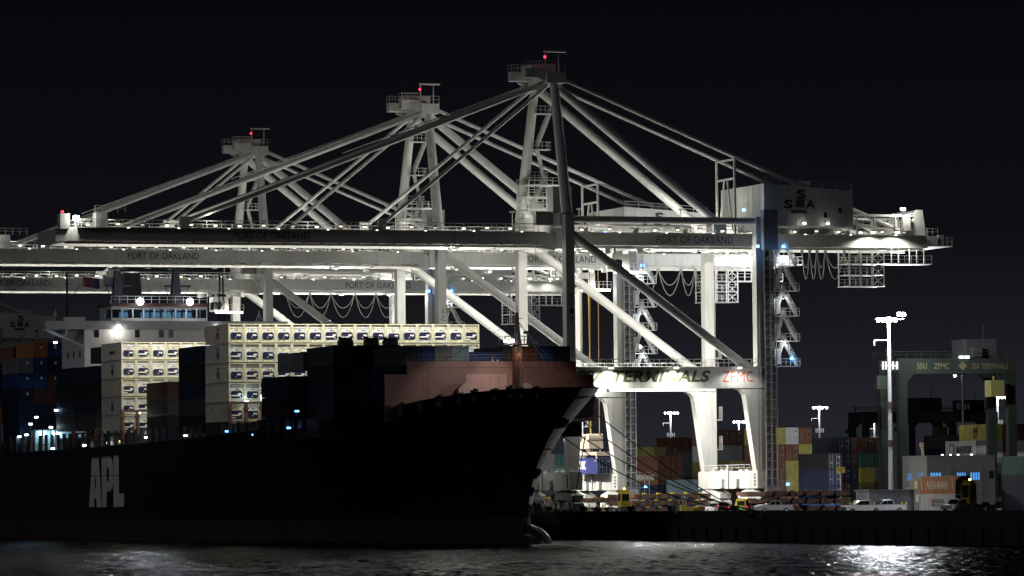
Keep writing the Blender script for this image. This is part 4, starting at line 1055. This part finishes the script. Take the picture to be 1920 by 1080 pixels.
# between the landside legs of the nearest crane
p, zt = yard(1346, 10.3, 806, [['maroon', 'grey', 'olive', 'brown', 'brown'], ['maroon', 'grey*', 'yellow', 'brown', 'brown'], ['brown', 'maroon', 'yellow', 'brown', 'brown']], 'block between crane legs', H=2.84)
# brown lettered block behind the hatch covers
pa, za = yard(1234, 10.3, 855, [['brown', 'brown', 'navy', 'navy'], ['brown', 'brown', 'navy', 'navy']], 'brown lettered block', H=2.59)
for z, s_, mt in ((1.5, 'PASHA HAWAII', WHITEL),):
    lettering(s_, 8.2, 1.1, (pa.x - .02, pa.y + 6.0, za - 2.59 - 2.61 + 1.35), '-x', mt, bold=.02, name='yard_lettering').parent = None
yard(1206, 9.6, 838, [['yellow', 'maroon', 'maroon'], ['olive', 'darkgrey', 'brown'], ['maroon', 'brown', 'brown']], 'block behind lettered one', H=2.59)
yard(1273, 9.0, 820, [['brown', 'grey', 'grey', 'darkgrey', 'darkgrey'], ['brown', 'grey*', 'grey', 'darkgrey', 'darkgrey']], 'tall brown topped block', H=2.75)
yard(1298, 10.6, 899, [['lightblue', 'blue']], 'pile beside crane base', H=2.59)
yard(1184, 9.8, 865, [['maroon', 'grey', 'white', 'grey']], 'pile behind elevator', H=2.59)
yard(995, 9.9, 852, [['maroon', 'darkgrey', 'brown', 'brown'], ['grey', 'grey', 'darkgrey', 'brown'], ['teal', 'lightblue', 'grey', 'grey']], 'block below the bow', H=2.59)
# middle right blocks
yard(1572, 10.8, 820, [['navy', 'navy', 'navy', 'maroon', 'olive'], ['maroon', 'maroon', 'navy', 'navy', 'navy']], 'dark navy block', H=2.59)
yard(1526, 10.4, 826, [['navy', 'navy', 'maroon', 'maroon', 'olive'], ['navy', 'navy', 'navy', 'navy', 'navy']], 'navy block behind yellow', H=2.65)
yard(1616, 10.8, 820, [['maroon', 'teal', 'yellow', 'olive', 'olive'], ['maroon', 'teal', 'grey', 'maroon', 'maroon']], 'teal yellow block', H=2.59)
yard(1590, 10.7, 851, [['blue', 'olive', 'olive', 'olive']], 'narrow blue pile', H=2.65)
pn, zn = yard(1553, 11.4, 850, [['black', 'navy', 'navy', 'blue']], 'lettered navy pile', H=2.65)
# blocks over the building
pm, zm = yard(1857, 10.9, 795, [['yellow*', 'white*', 'white*', 'grey*', 'grey*'], ['red', 'brown', 'brown', 'brown', 'brown'], ['maroon', 'white*', 'grey', 'grey', 'grey']], 'block over the building', H=2.84)
lettering('M', 1.6, 1.0, (pm.x - .02, pm.y + 5.6, zm - 1.0), '-x', BLACKL, bold=.05, name='yard_lettering')
lettering('SC', 1.6, .9, (pm.x - .02, pm.y + 5.6, zm - 2.1), '-x', BLACKL, bold=.05, name='yard_lettering')
pw, zw = yard(1831, 10.95, 826, [['white*', 'grey', 'grey', 'grey']], 'white pile over building', H=2.84)
lettering('MAERSK', 6.3, 1.35, (pw.x - .03, pw.y + 4.6, zw - 1.5), '-x', BLACKL, bold=.03, name='yard_lettering')
b = MB(); b.box(pw.x - .03, pw.x - .01, pw.y + 8.6, pw.y + 10.4, zw - 2.4, zw - .4); b.build('yard_emblem', paint('emblem_blue', (.12, .25, .4), .6))
b = MB(); st = []
for i in range(14): r_ = .75 if i % 2 == 0 else .3; st.append((pw.y + 9.5 + r_ * math.sin(i * math.pi / 7), zw - 1.4 + r_ * math.cos(i * math.pi / 7)))
b.prism(st, pw.x - .06, pw.x - .035, 'x'); b.build('yard_star', WHITEL)
yard(1780, 9.0, 815, [['darkgrey', 'navy', 'navy'], ['darkgrey', 'navy', 'navy']], 'far dark pile', H=2.84)
# near right containers
ph, zh = yard(1791, 13.1, 892, [['brown', 'darkgrey']], 'pair beside building', H=2.59)
for o in list(C.objects):
    if o.get('label') == 'brown container, top tier, first column from left in pair beside building': put_mat(o, CC['orange']); o['label'] = 'orange brown container with cream lettering, on top of the white one'; pasha = o
    if o.get('label', '').startswith('charcoal container, second tier, first column from left in pair beside'): put_mat(o, CC['white']); o['label'] = 'white container with dark lettering and red emblem, at ground level'; horizon = o
lettering('PASHA HAWAII', 7.0, 1.25, (-1.24, 6.0, 1.25), '-x', paint('letter_cream', (.7, .6, .4), .6), pasha, bold=.02)
b = MB()
for y in (.7, 11.3):
    for k_ in range(5): a = k_ * .5; b.box(-1.235, -1.222, y - .25 + .1 * k_, y + .05 + .1 * k_, .6 + a * .7, .85 + a * .7)
b.build('emblem', paint('letter_cream', (.7, .6, .4), .6), pasha)
lettering('HORIZON', 3.1, .62, (-1.24, 5.3, 1.6), '-x', BLACKL, horizon, bold=.04); lettering('LINES', 2.9, .35, (-1.24, 5.2, 1.0), '-x', BLACKL, horizon)
b = MB(); b.box(-1.235, -1.222, 7.1, 8.1, .85, 1.95); b.build('emblem', paint('emblem_red', (.4, .06, .04), .6), horizon)
pt_, zt_ = at(1950, 945, F / 13.4), 7.0
for i, cn in enumerate(('teal', 'navy', 'navy')):
    o = container(pt_.x + 1.25, pt_.y, 7.15 - 2.6 * (i + 1), cn, (f'teal container topmost at the right edge of the picture', 'upper dark blue container under the teal one at the right edge', 'lower dark blue container under the teal one at the right edge')[i], YG, ribs=False)


def stick(prefix):
    """fasten the loose lettering of the yard to the container it is painted on"""
    for o in [q for q in C.objects if q.name.split('.')[0] in ('yard_lettering', 'yard_emblem', 'yard_star')]:
        c = sum((Vector(v) for v in o.bound_box), Vector()) / 8
        best = min((q for q in C.objects if q.get('category') == 'shipping container'), key=lambda q: (Vector((q.location.x - 1.22, q.location.y + 6.0, q.location.z + 1.3)) - c).length)
        for v in o.data.vertices: v.co = v.co - best.location
        o.parent = best; o.name = 'lettering' if 'letter' in o.name else 'emblem'


stick('yard')

# ------------------------------------------------------------------ light masts
MASTW = paint('mast_galvanised', (.45, .45, .45), .45, metal=.3)


def light_mast(px, D, h, label, W, nl=6, cool=(.93, .96, 1), red=True, top_only=False):
    p = at(px, 945, D); R = empty('light_mast', (p.x, p.y, GZ)); tag(R, label, 'light mast', 'tall lighting masts in the yard')
    b = MB(); b.tube((0, 0, 0), (0, 0, h), .42, .24, 12); b.box(-.7, .7, -.7, .7, 0, .35)
    b.bar((0, 0, h - 3.4), (-2.6, 0, h - 3.4), .11); b.bar((-2.6, 0, h - 3.4), (-2.6, 0, h - 4.2), .16)
    pole = b.build('pole', MASTW, R)
    if red:
        for z in (h * .53, h * .33): b = MB(); b.tube((0, 0, z), (0, 0, z + 1.1), .40, n=12); b.build('red_band', paint('mast_band', (.06, .03, .027), .6), pole)
    b = MB()
    for dx in (-1.3, -.8, .5, 1.2): b.bar((dx, -.3, h * .735), (dx, -.3, h * .735 + 1.3), .28)
    b.bar((-1.5, 0, h * .755), (1.5, 0, h * .755), .15); b.build('antenna_bracket', MASTW, R)
    b = MB(); b.bar((-2.4, 0, h), (2.6, 0, h), .14); b.bar((0, -1.2, h), (0, 1.2, h), .14); b.tube((0, 0, h - .3), (0, 0, h + .3), .3, n=12); b.build('lamp_carrier', MASTW, R)
    for i in range(nl):
        x = -2.1 + 4.4 * i / max(1, nl - 1); g = MB(); zz = h - .1 + (.9 if nl > 6 and i >= nl - 2 else 0)
        g.tube((x, -.35, zz + .1), (x, -.75, zz - .1), .22, .36, 12); hd = g.build('lamp_head', LAMPC, R)
    if W:
        for x in (-1.2, 1.4): point(R, (x, -1.9, h + .1), W, .35, cool)
    return R


light_mast(1671, 760, 30.6, 'tallest lighting mast, white pole with red bands, beside the grey building', 33000, 7)
light_mast(1259, 1560, 30, 'distant lighting mast framed between the legs of the nearest crane', 6000, 5, red=False)
light_mast(1387, 1700, 29, 'far lighting mast whose head just clears the brown containers', 5000, 5, red=False)
light_mast(1538, 1460, 29.4, 'slim lighting mast above the yellow and brown yard block', 5000, 4, red=False)
light_mast(1873, 1330, 29.4, 'lighting mast behind the yellow container at the far right', 6000, 5, red=False)
light_mast(1808, 1020, 28, 'thin mast standing under the green gantry beam', 0, 1, red=True)
light_mast(1641, 1600, 28, 'small far lighting mast left of the tallest one', 4000, 3, red=False)
light_mast(1179, 880, 30.5, 'lighting mast half hidden beside the second crane stairs', 5000, 4, red=False)

R_ = light_mast(1671, 760, 30.6, 'lighting mast standing on the quay beyond the right edge of the picture', 0, 6); R_.location = (325, 540, GZ)
spot(R_, (-1.2, 1.6, 29.8), (-75, 32, 0), 130000, 42, .35, (.93, .96, 1), .3); spot(R_, (1.4, 1.6, 29.8), (-24, 95, 0), 85000, 42, .35, (.93, .96, 1), .3)

# ------------------------------------------------------------------ yard gantry cranes
RTGG = paint('gantry_green', (.0095, .013, .010), .85, var=.15, spec=.12)


def yard_gantry(px, D, span, h, label, mat, txt, lamps):
    p = at(px, 945, D); R = empty('yard_gantry_crane', (p.x, p.y, GZ)); tag(R, label, 'yard crane', 'rubber tyred gantry cranes')
    for y in (0, 7.5):
        b = MB(); b.box(-.8, span + .8, y - .55, y + .55, h - 2.5, h); bm_ = b.build('main_beam', mat, R)
        b = MB(); b.rail((-2, y - .6, h), (span + 2, y - .6, h), 1.1, 2.6, .07); b.build('beam_railing', mat, bm_)
        if y == 0 and txt:
            for s_, x, wd in txt: lettering(s_, wd, .95, (x, y - .58, h - 1.25), '-y', GOLDL, bm_, bold=.02)
            b = MB(); b.prism([(9.9, h - 1.25), (10.7, h - .5), (11.5, h - 1.25), (10.7, h - 2.0)], y - .585, y - .56); b.build('emblem', GOLDL, bm_)
        for x in (0, span):
            b = MB(); dx = .55 if x == 0 else -.55
            b.prism([(x - .75, h - 2.504), (x + .75, h - 2.504), (x + .75 + dx * 0, 1.9), (x - .75, 1.9)], y - .5, y + .5)
            b.prism([(x + (.75 if x == 0 else -.75), h - 2.51), (x + (2.0 if x == 0 else -2.0), h - 2.51), (x + (.75 if x == 0 else -.75), h - 3.8)], y - .5, y + .5)
            b.build('leg', mat, R)
    for x in (0, span):
        b = MB(); b.box(x - .7, x + .7, -1.8, 9.3, 1.1, 1.896); b.build('sill_beam', mat, R)
        for y in (-1.0, .8, 6.7, 8.5): b = MB(); b.tube((x - .35, y, .75), (x + .35, y, .75), .75, n=16); b.build('wheel', TYRE, R)
    b = MB(); b.bar((-1.8, .2, 2), (-2.6, .2, h + 1.5), .2); b.bar((-2.6, .2, h - 2), (-.6, .2, h - 2), .12); b.box(-4.4, -2.6, 0, 1.5, h - 5, h - 4); b.box(-4.4, -2.6, 0, .08, h - 4, h - 2.8); b.build('ladder_rail', mat, R)
    b = MB(); b.box(span * .62, span * .9, 1, 6.5, h + .1, h + 3.2); b.box(span * .66, span * .74, 0, 1.0, h + .2, h + 1.8); b.bar((span * .8, 2, h + 3.2), (span * .8, 2, h + 5.5), .12); tr = b.build('trolley', ROPE, R)
    b = MB(); b.box(span * .78, span * .9, -1.6, .8, h - 6.3, h - 3.6); b.bar((span * .84, -.2, h - 3.6), (span * .84, 1.2, h + .2), .25); b.build('operator_cab', paint('cab_yellow', (.10, .09, .025), .6), tr)
    lb = MB()
    for x in lamps: lb.box(x - .35, x + .35, -.95, -.62, h + .05, h + .35)
    if lamps: lb.build('beam_lamp', LAMPC, R)
    return R


yard_gantry(1694, 772, 19.6, 24.6, 'large dark green yard gantry crane spanning the right side behind the light mast', RTGG, [('55U', 3.4, 1.8), ('ZPMC', 6.9, 2.7), ('SSA TERMINALS', 15.6, 6.6)], [10.4, 11.4])
yard_gantry(1625, 1090, 22, 21.5, 'dim yard gantry crane farther back, dark against the night sky', DARK, None, [])
yard_gantry(1712, 1250, 24, 24, 'dim yard gantry crane farthest back behind the green one', DARK, None, [4])

# ------------------------------------------------------------------ grey terminal building
BG = paint('building_grey', (.15, .15, .145), .8, var=.08, scale=.3, streak=.12)
pb_ = at(1739, 945, 735); R = empty('terminal_building', (pb_.x, pb_.y, GZ)); tag(R, 'grey two storey terminal building with small blue lit windows', 'building')
b = MB(); bh = at(1739, 857, 735).z - GZ; bwid = 11.6
b.box(0, bwid, 0, 9, 0, bh); b.box(-.08, bwid + .08, -.08, 9.08, bh + .004, bh + .25)
for x in (4.0, 9.2): b.bar((x, -.08, 0), (x, -.08, bh - 1.2), .14)
b.build('wall', BG, R)
for (x0_, x1_, z0_, lit) in ((.5, 2.4, bh - 3.6, 1), (5.0, 6.6, bh - 3.6, 1), (7.3, 9.0, bh - 3.6, 1)):
    b = MB(); b.box(x0_, x1_, -.06, -.01, z0_, z0_ + 1.15); wo = b.build('window', glow('window_blue', (.1, .4, .95), .85), R)
    b = MB()
    for i in range(5): x = x0_ + (x1_ - x0_) * i / 4; b.box(x - .06, x + .06, -.09, -.062, z0_, z0_ + 1.15)
    b.build('window_frame', DARK, wo)
b = MB(); b.box(10.6, 11.4, -.06, -.01, bh - 3.4, bh - 2.2); b.build('window', GLASS, R)
for y0_ in (5.5, 1.2):
    b = MB(); b.box(-.06, -.01, y0_, y0_ + 1.7, bh - 3.6, bh - 2.45); b.build('window', glow('window_blue_dim', (.08, .3, .6), .35), R)
b = MB(); b.box(-.06, -.01, 5.0, 6.4, .05, 2.3); b.build('door', DARK, R)
for (y0_, z0_, c_) in ((3.4, 3.4, 'plate_yellow'), (6.4, 2.4, 'plate_white'), (3.0, 1.3, 'plate_white')):
    b = MB(); b.box(-.1, -.062, y0_, y0_ + 1.0, z0_, z0_ + 1.15); b.build('wall_sign', paint(c_, (.5, .4, .12) if 'yel' in c_ else (.5, .5, .48), .6), R)
b = MB()
for x in (3, 4.4, 5.7, 8): b.box(x - .12, x + .12, .6, .9, bh + .25, bh + .42)
b.build('roof_lamp', LAMPD, R)
b = MB(); b.bar((1.7, 5, bh + .2), (1.55, 5, bh + 1.7), .3); b.bar((1.45, 5, bh + 1.65), (1.5, 5, bh + 2.3), .5); b.build('roof_vent', paint('vent_cream', (.5, .36, .2), .7), R)
b = MB(); b.box(-7.6, -.1, 1.0, 6, 0, 3.1); b.box(-7.9, -.12, .7, 6.2, 3.104, 3.3); shed = b.build('storage_shed', paint('shed_grey', (.15, .155, .175), .7)); shed.location = (pb_.x, pb_.y + 4, GZ); tag(shed, 'low pale grey shed with flat roof left of the building', 'shed')

# ------------------------------------------------------------------ vehicles
CARW = paint('car_white', (.68, .68, .68), .3, var=.04, streak=.05)
TAIL = glow('tail_red', (1, .03, .03), 1.3)


def wheels(R, xs, ys, r=.38, wdt=.26):
    for x in xs:
        for y in ys:
            b = MB(); b.tube((x, y - wdt / 2, r), (x, y + wdt / 2, r), r, n=16); t = b.build('wheel', TYRE, R)
            b = MB(); b.tube((x, y - wdt / 2 - .02, r), (x, y + wdt / 2 + .02, r), r * .58, n=12); b.build('rim', CHROME, t)


def pickup(loc, rz, label, beacon=False):
    R = empty('pickup_truck', loc, rz); tag(R, label, 'pickup truck', 'white pickup trucks on the quay')
    b = MB(); w_ = .95
    b.prism([(-2.7, .45), (2.65, .45), (2.72, .95), (2.55, 1.08), (1.2, 1.18), (-2.7, 1.18)], -w_, w_)
    b.build('body', CARW, R)
    c_ = MB(); c_.prism([(1.25, 1.184), (.62, 1.78), (-.75, 1.82), (-.98, 1.184)], -w_ + .1, w_ - .1); cab = c_.build('cab', CARW, R)
    for y in (-w_ + .08, w_ - .08):
        g = MB(); g.prism([(1.05, 1.22), (.58, 1.7), (.1, 1.72), (.1, 1.22)], y - .03, y + .03); g.prism([(0, 1.22), (0, 1.72), (-.66, 1.74), (-.82, 1.22)], y - .03, y + .03); g.build('window', GLASS, cab)
    g = MB(); g.prism([(1.28, 1.2), (.66, 1.77), (.7, 1.77), (1.32, 1.2)], -.75, .75); g.build('windscreen', GLASS, cab)
    d_ = MB(); d_.box(-2.62, -1.05, -.8, .8, 1.184, 1.2); d_.build('bed', DARK, R)
    b = MB(); b.box(2.7, 2.82, -.9, .9, .45, .68); b.box(-2.82, -2.702, -.9, .9, .45, .68); b.build('bumper', CHROME, R)
    for y in (-.72, .72):
        b = MB(); b.box(2.66, 2.75, y - .17, y + .17, .75, .95); b.build('headlight', paint('headlamp_glass', (.6, .6, .6), .15), R)
        b = MB(); b.box(-2.74, -2.702, y - .12, y + .12, .8, 1.1); b.build('tail_light', paint('tail_plastic', (.3, .02, .02), .3), R)
    wheels(R, (1.75, -1.65), (-.85, .85))
    return R


def van(loc, rz, label, kind_, cols, lit=True):
    R = empty(kind_, loc, rz); tag(R, label, 'van' if kind_ == 'van' else 'car')
    w_ = .98 if kind_ == 'van' else .95; h = 2.1 if kind_ == 'van' else 1.78
    b = MB()
    b.prism([(-2.35, .42), (2.3, .42), (2.4, .75), (2.3, 1.0), (-2.4, 1.05)], -w_, w_); lo = b.build('body', cols[0], R)
    b = MB()
    if kind_ == 'van': pr = [(2.28, 1.004), (1.75, 1.2), (1.1, h - .05), (.8, h), (-2.2, h), (-2.38, h - .2), (-2.4, 1.054)]
    else: pr = [(1.2, 1.03), (.4, h - .05), (.1, h), (-2.1, h - .02), (-2.3, h - .25), (-2.4, 1.054)]
    b.prism(pr, -w_ + .06, w_ - .06); up_ = b.build('upper_body', cols[1], R)
    for y in (-w_ + .04, w_ - .04):
        g = MB()
        for xa, xb in ((.7, -.15), (-.3, -1.1), (-1.25, -2.1)): g.box(xb, xa, y - .03, y + .03, 1.15, h - .28)
        g.build('window', GLASS, up_)
    g = MB()
    for ya, yb_ in ((-.75, -.06), (.06, .75)): g.box(-2.46, -2.36, ya, yb_, 1.15, h - .32)
    g.build('rear_window', GLASS, up_)
    for y in (-.8, .8): g = MB(); g.box(-2.46, -2.36, y - .1, y + .1, .82, 1.1); g.build('tail_light', TAIL, R)
    g = MB(); g.box(-2.5, -2.402, -.9, .9, .42, .62); g.build('bumper', DARK, R)
    for y in (-.7, .7): g = MB(); g.box(2.36, 2.44, y - .15, y + .15, .7, .9); g.build('headlight', CHROME, R)
    if kind_ == 'van': g = MB(); g.tube((-.4, 0, h), (-.4, 0, h + .22), .12, n=8); g.build('beacon', LAMPY, R)
    wheels(R, (1.5, -1.5), (-.86, .86), .36)
    return R


def ground(px, D): p = at(px, 950, D); return (p.x, p.y, GZ)


HP = math.pi / 2
van(ground(1345, 700), HP, 'white estate car seen from behind with red tail lights, left of the van', 'car', [CARW, CARW])
van(ground(1397, 700), HP, 'yellow and green van with amber roof beacon and red tail lights', 'van', [paint('van_green', (.10, .22, .05), .4), paint('van_yellow', (.5, .38, .03), .4)])
pickup(ground(1450, 690), math.pi, 'white pickup truck facing left, parked beside the landside crane base')
pickup(ground(1616, 632), math.pi, 'white pickup truck left of the tall light mast')
pickup(ground(1660, 640), math.pi, 'white pickup truck parked at the foot of the tall light mast')
pickup(ground(1796, 648), math.pi + .5, 'white pickup truck beside the yellow tractor at far right')


def yard_tractor(loc, rz, label, hcab=3.2):
    R = empty('yard_tractor', loc, rz); tag(R, label, 'yard tractor', 'yellow yard tractors')
    b = MB(); b.box(-3.4, 2.2, -.55, .55, .65, 1.05); b.box(1.2, 2.3, -1.1, 1.1, .5, 1.1); b.build('chassis', DARK, R)
    b = MB(); b.prism([(.3, 1.1), (2.1, 1.1), (2.2, 2.0), (1.9, hcab), (.4, hcab)], -1.05, .35); cab = b.build('cab', YEL, R)
    for y in (-1.08, .36): g = MB(); g.prism([(.55, 2.0), (1.95, 2.0), (1.75, hcab - .25), (.55, hcab - .25)], y - .02, y + .02); g.build('window', GLASS, cab)
    g = MB(); g.box(2.05, 2.2, -.85, .2, 2.0, hcab - .3); g.build('windscreen', GLASS, cab)
    g = MB(); g.box(.5, 1.8, -.9, .2, hcab + .004, hcab + .35); g.build('roof_unit', YEL, cab)
    g = MB(); g.tube((1, -.3, hcab + .35), (1, -.3, hcab + .6), .16, n=10); g.build('beacon', LAMPY, cab)
    b = MB(); b.tube((-2.3, 0, 1.05), (-2.3, 0, 1.35), .6, n=16); b.build('fifth_wheel', DARK, R)
    wheels(R, (1.5, -2.0, -2.9), (-.95, .95), .52, .4)
    return R


yard_tractor(ground(1172, 702), -1.75, 'yellow yard tractor with beacon left of the near hatch covers', 3.3)
yard_tractor(ground(1830, 655), -2.6, 'yellow yard tractor with lit beacon at the far right', 4.0)

# hatch covers
HCOV = paint('hatch_brown', (.2, .09, .06), .7, var=.2, scale=.5, streak=.2)


def hatch_cover(x, y, z, wd, dp, label, group, yellow=True):
    R = empty('hatch_cover', (x, y, z)); tag(R, label, 'hatch cover', group)
    b = MB(); b.box(0, wd, 0, dp, .28, .85)
    for i in range(9): xx = wd * i / 8; b.box(xx - .14, xx + .14, -.12, -.004, .3, .8)
    b.box(0, wd, -.1, 0 - .004, .74, .85); b.box(.4, wd - .4, .4, dp - .4, .12, .276)
    b.build('panel', HCOV, R)
    for i in range(5):
        xx = wd * (i + .7) / 5.4; b = MB(); b.box(xx - .35, xx + .35, -.45, -.13, .1, .7); b.box(xx - .22, xx + .22, -.5, .2, .854, 1.02, 1); b.build('lug', [DARK, YEL if yellow else HCOV], R)
    return R


p1 = at(1186, 950, 716)
for i in range(3): hatch_cover(p1.x + (.3, 0, .8)[i], p1.y, GZ + .08 + (2 - i) * 1.02, (12.3, 12.1, 11.0)[i], 11, f'brown hatch cover, {("top", "middle", "bottom")[i]} of the stack left of the landside crane base', 'hatch covers stacked between the rails')
p2 = at(1436, 950, 690)
for i in range(3): hatch_cover(p2.x + (0, .5, .3)[i], p2.y, GZ + .05 + (2 - i) * 1.12, (13.0, 12.3, 12.8)[i], 11, f'dark brown hatch cover, {("top", "middle", "bottom")[i]} of the stack below the yellow yard block', 'hatch covers stacked behind the landside rail', False)
for i, px in enumerate((1018, 1106)):
    p3 = at(px, 950, 745); hatch_cover(p3.x, p3.y, GZ + 1.6, 6.5, 5, f'tan hatch cover panel under the second crane, {("left", "right")[i]} one', 'tan panels under the crane', True)

# yellow skid, sign, spreader and its container, bollards, tyre fenders, mooring lines
b = MB(); R = empty('generator_skid', ground(1283, 700)); tag(R, 'low bright yellow skid with white posts near the quay edge', 'generator skid')
b.box(.6, 2.8, 0, 1.2, .25, 1.0); b.box(.5, 2.9, -.05, 1.25, .1, .246); b.build('tank', YEL, R)
b = MB()
for x in (-.1, .35): b.tube((x, .2, 0), (x, .2, 2.3), .08, n=8)
b.box(-.4, .5, 0, .8, .3, 1.3, 1); b.tube((-.1, .2, 2.3), (-.1, .2, 2.55), .2, n=10); b.build('pipe_stand', [CHROME, YEL], R)
ps = at(1577, 945, 700); R = empty('road_sign', (ps.x, ps.y, GZ)); tag(R, 'yellow rectangular sign on a thin post above the hatch covers', 'road sign')
b = MB(); b.tube((0, 0, 0), (0, 0, 6.2), .07, n=8); b.build('post', MASTW, R)
b = MB(); b.box(-.65, .65, -.06, -.02, 5.8, 6.65); sb_ = b.build('panel', paint('sign_yellow', (.8, .68, .03), .5), R)
lettering('SLOW', .95, .3, (0, -.08, 6.32), '-y', BLACKL, sb_); b = MB(); b.box(-.12, .12, -.075, -.062, 5.9, 6.1); b.build('mark', REDL, sb_)

px_, py_ = 274.5, 716.5
R = empty('spreader', (px_, py_, 0)); tag(R, 'pale spreader frame hanging on yellow ropes over the blue container', 'spreader')
b = MB()
for y in (-5.6, 5.6): b.box(-1.25, 1.25, y - .3, y + .3, 8.6, 9.2)
for x in (-.7, .7): b.box(x - .25, x + .25, -5.6, 5.6, 8.75, 9.25)
for x in (-1.2, 1.2):
    for y in (-6, 6): b.bar((x, y, 9.1), (x * 1.2, y, 7.7), .22)
b.build('telescopic_frame', paint('spreader_pale', (.55, .45, .36), .6, var=.3), R)
b = MB(); b.box(-1.2, 1.2, -2.4, 2.4, 9.8, 11.0); b.box(-1, 1, -1.7, 1.7, 11.004, 11.5)
for y in (-1.8, 1.8):
    b.tube((-1.25, y, 11.6), (1.25, y, 11.6), .6, n=14)
    for x in (-.9, .9): b.bar((x, y, 9.2), (x, y, 9.9), .2)
b.build('headblock', paint('spreader_pale', (.55, .45, .36), .6, var=.3), R)
b = MB()
for x in (-.8, .8):
    for y in (-1.9, 1.9): b.tube((x, y, 12), (x * .9, y * 1.2, 38.5), .06, n=6)
b.build('hoist_rope', YROPE, R)
o = container(px_, py_ - 6.1, 5.75, 'navy', 'blue container with white letters hanging under the spreader', 'container being lifted', ribs=False, H=2.59)
put_mat(o, paint('container_royal', (.03, .04, .16), .5)); lettering('NYK', 4.6, 1.3, (-1.24, 7.4, 1.35), '-x', WHITEL, o, bold=.05)

for i, yy in enumerate((560, 584, 606, 622, 640, 655, 672)):
    b = MB(); b.tube((0, 0, 0), (0, 0, .55), .3, .26, 12); b.tube((0, 0, .55), (0, 0, .85), .42, .42, 12); b.box(-.5, .5, -.5, .5, 0, .08)
    o = b.build('bollard', ROPE); o.location = (QE + .9 + .3 * (i % 2), yy, GZ); o.scale = (1.3, 1.3, 1.5)
    tag(o, f'black mooring bollard on the quay edge, {ORD[i]} from the right', 'bollard', 'mooring bollards along the edge')
for i, yy in enumerate((574, 600, 630, 646, 660, 677)):
    b = MB(); nT = 20; r0, r1 = .62, .2
    vs = [((r0 + r1 * math.cos(2 * math.pi * j / 8)) * math.cos(2 * math.pi * k_ / nT), r1 * 1.2 * math.sin(2 * math.pi * j / 8), (r0 + r1 * math.cos(2 * math.pi * j / 8)) * math.sin(2 * math.pi * k_ / nT)) for k_ in range(nT) for j in range(8)]
    b.add(vs, [(k_ * 8 + j, k_ * 8 + (j + 1) % 8, ((k_ + 1) % nT) * 8 + (j + 1) % 8, ((k_ + 1) % nT) * 8 + j) for k_ in range(nT) for j in range(8)], 0, True)
    o = b.build('tyre_fender', paint('tyre_pale', (.12, .12, .11), .8, var=.4)); o.location = (QE - .75, yy, -.05); o.rotation_euler = (0, 0, .9)
    tag(o, f'worn tyre fender hanging at the quay edge, {ORD[i]} from the right', 'tyre fender', 'tyre fenders along the quay edge')
b = MB(); b.tube((0, 0, 0), (2.2, 1.5, 0), .95, n=18); b.tube((-.05, -.03, 0), (2.25, 1.53, 0), .5, n=14); b.tube((-.4, 0, .5), (1, .3, 1.0), .5, .3, 12)
o = b.build('dock_fender', TYRE); o.location = (QE + 1.6, 661, GZ + .95); tag(o, 'big round black dock fender lying on the edge by the yellow tractor', 'dock fender')


def line(name, a, c, sag, label, mat=ROPE, r=.075):
    a, c = Vector(a), Vector(c); pts = []
    for i in range(15): t = i / 14; q = a.lerp(c, t); q.z -= sag * 4 * t * (1 - t); pts.append(q)
    b = MB(); b.path(pts, r, 6); o = b.build(name, mat); tag(o, label, 'rope', 'mooring lines of the ship')
    return o


B1, B2 = at(1392, 948, 622), at(1425, 948, 612); B1.z = B2.z = -.1
for i, (px, py, vv, e, sg) in enumerate(((1106, 766, 224.0, B1, .8), (1082, 781, 222.6, B1 + Vector((.3, .2, 0)), 1.3), (1062, 800, 222.4, B2, 1.6), (1050, 815, 222.0, B2 + Vector((.3, .3, 0)), 2.4))):
    d = at(px, py, 600) - CAM; t = vv / d.x; P_ = CAM + d * t
    line('mooring_line', P_, e, sg, f'dark mooring line from the bow to the quay, {("topmost", "second highest", "third highest", "lowest")[i]} of the four')
d = at(1097, 818, 600) - CAM; t = 223.5 / d.x; P_ = CAM + d * t
e = at(1060, 950, 670); line('mooring_line', P_, (QE + 1, e.y * 243 / e.x, -.2), .3, 'steep short mooring line dropping from the bow to the quay')
for i, px in enumerate((1594, 1600, 1612, 1640, 1648, 1692, 1700, 1500)):
    p = at(px, 950, 700); b = MB(); b.tube((0, 0, 0), (0, 0, 1.25), .16, n=10); b.tube((0, 0, 1.25), (0, 0, 1.4), .16, .06, 10); o = b.build('safety_post', YEL); o.location = (p.x, p.y, GZ)
    tag(o, f'yellow safety post behind the pickups, {ORD[i]} in the row', 'safety post', 'yellow safety posts')
for i, px in enumerate((1000, 1020, 1095, 1105, 1120, 1130)):
    p = at(px, 950, 700); b = MB(); b.tube((0, 0, 0), (0, 0, 1.5), .12, n=10); b.box(-.25, .25, -.25, .25, 0, .1); o = b.build('safety_post', YEL); o.location = (p.x, p.y, GZ)
    tag(o, f'yellow safety post under the crane base, {ORD[i]} from the left', 'safety post', 'yellow posts under the crane base')
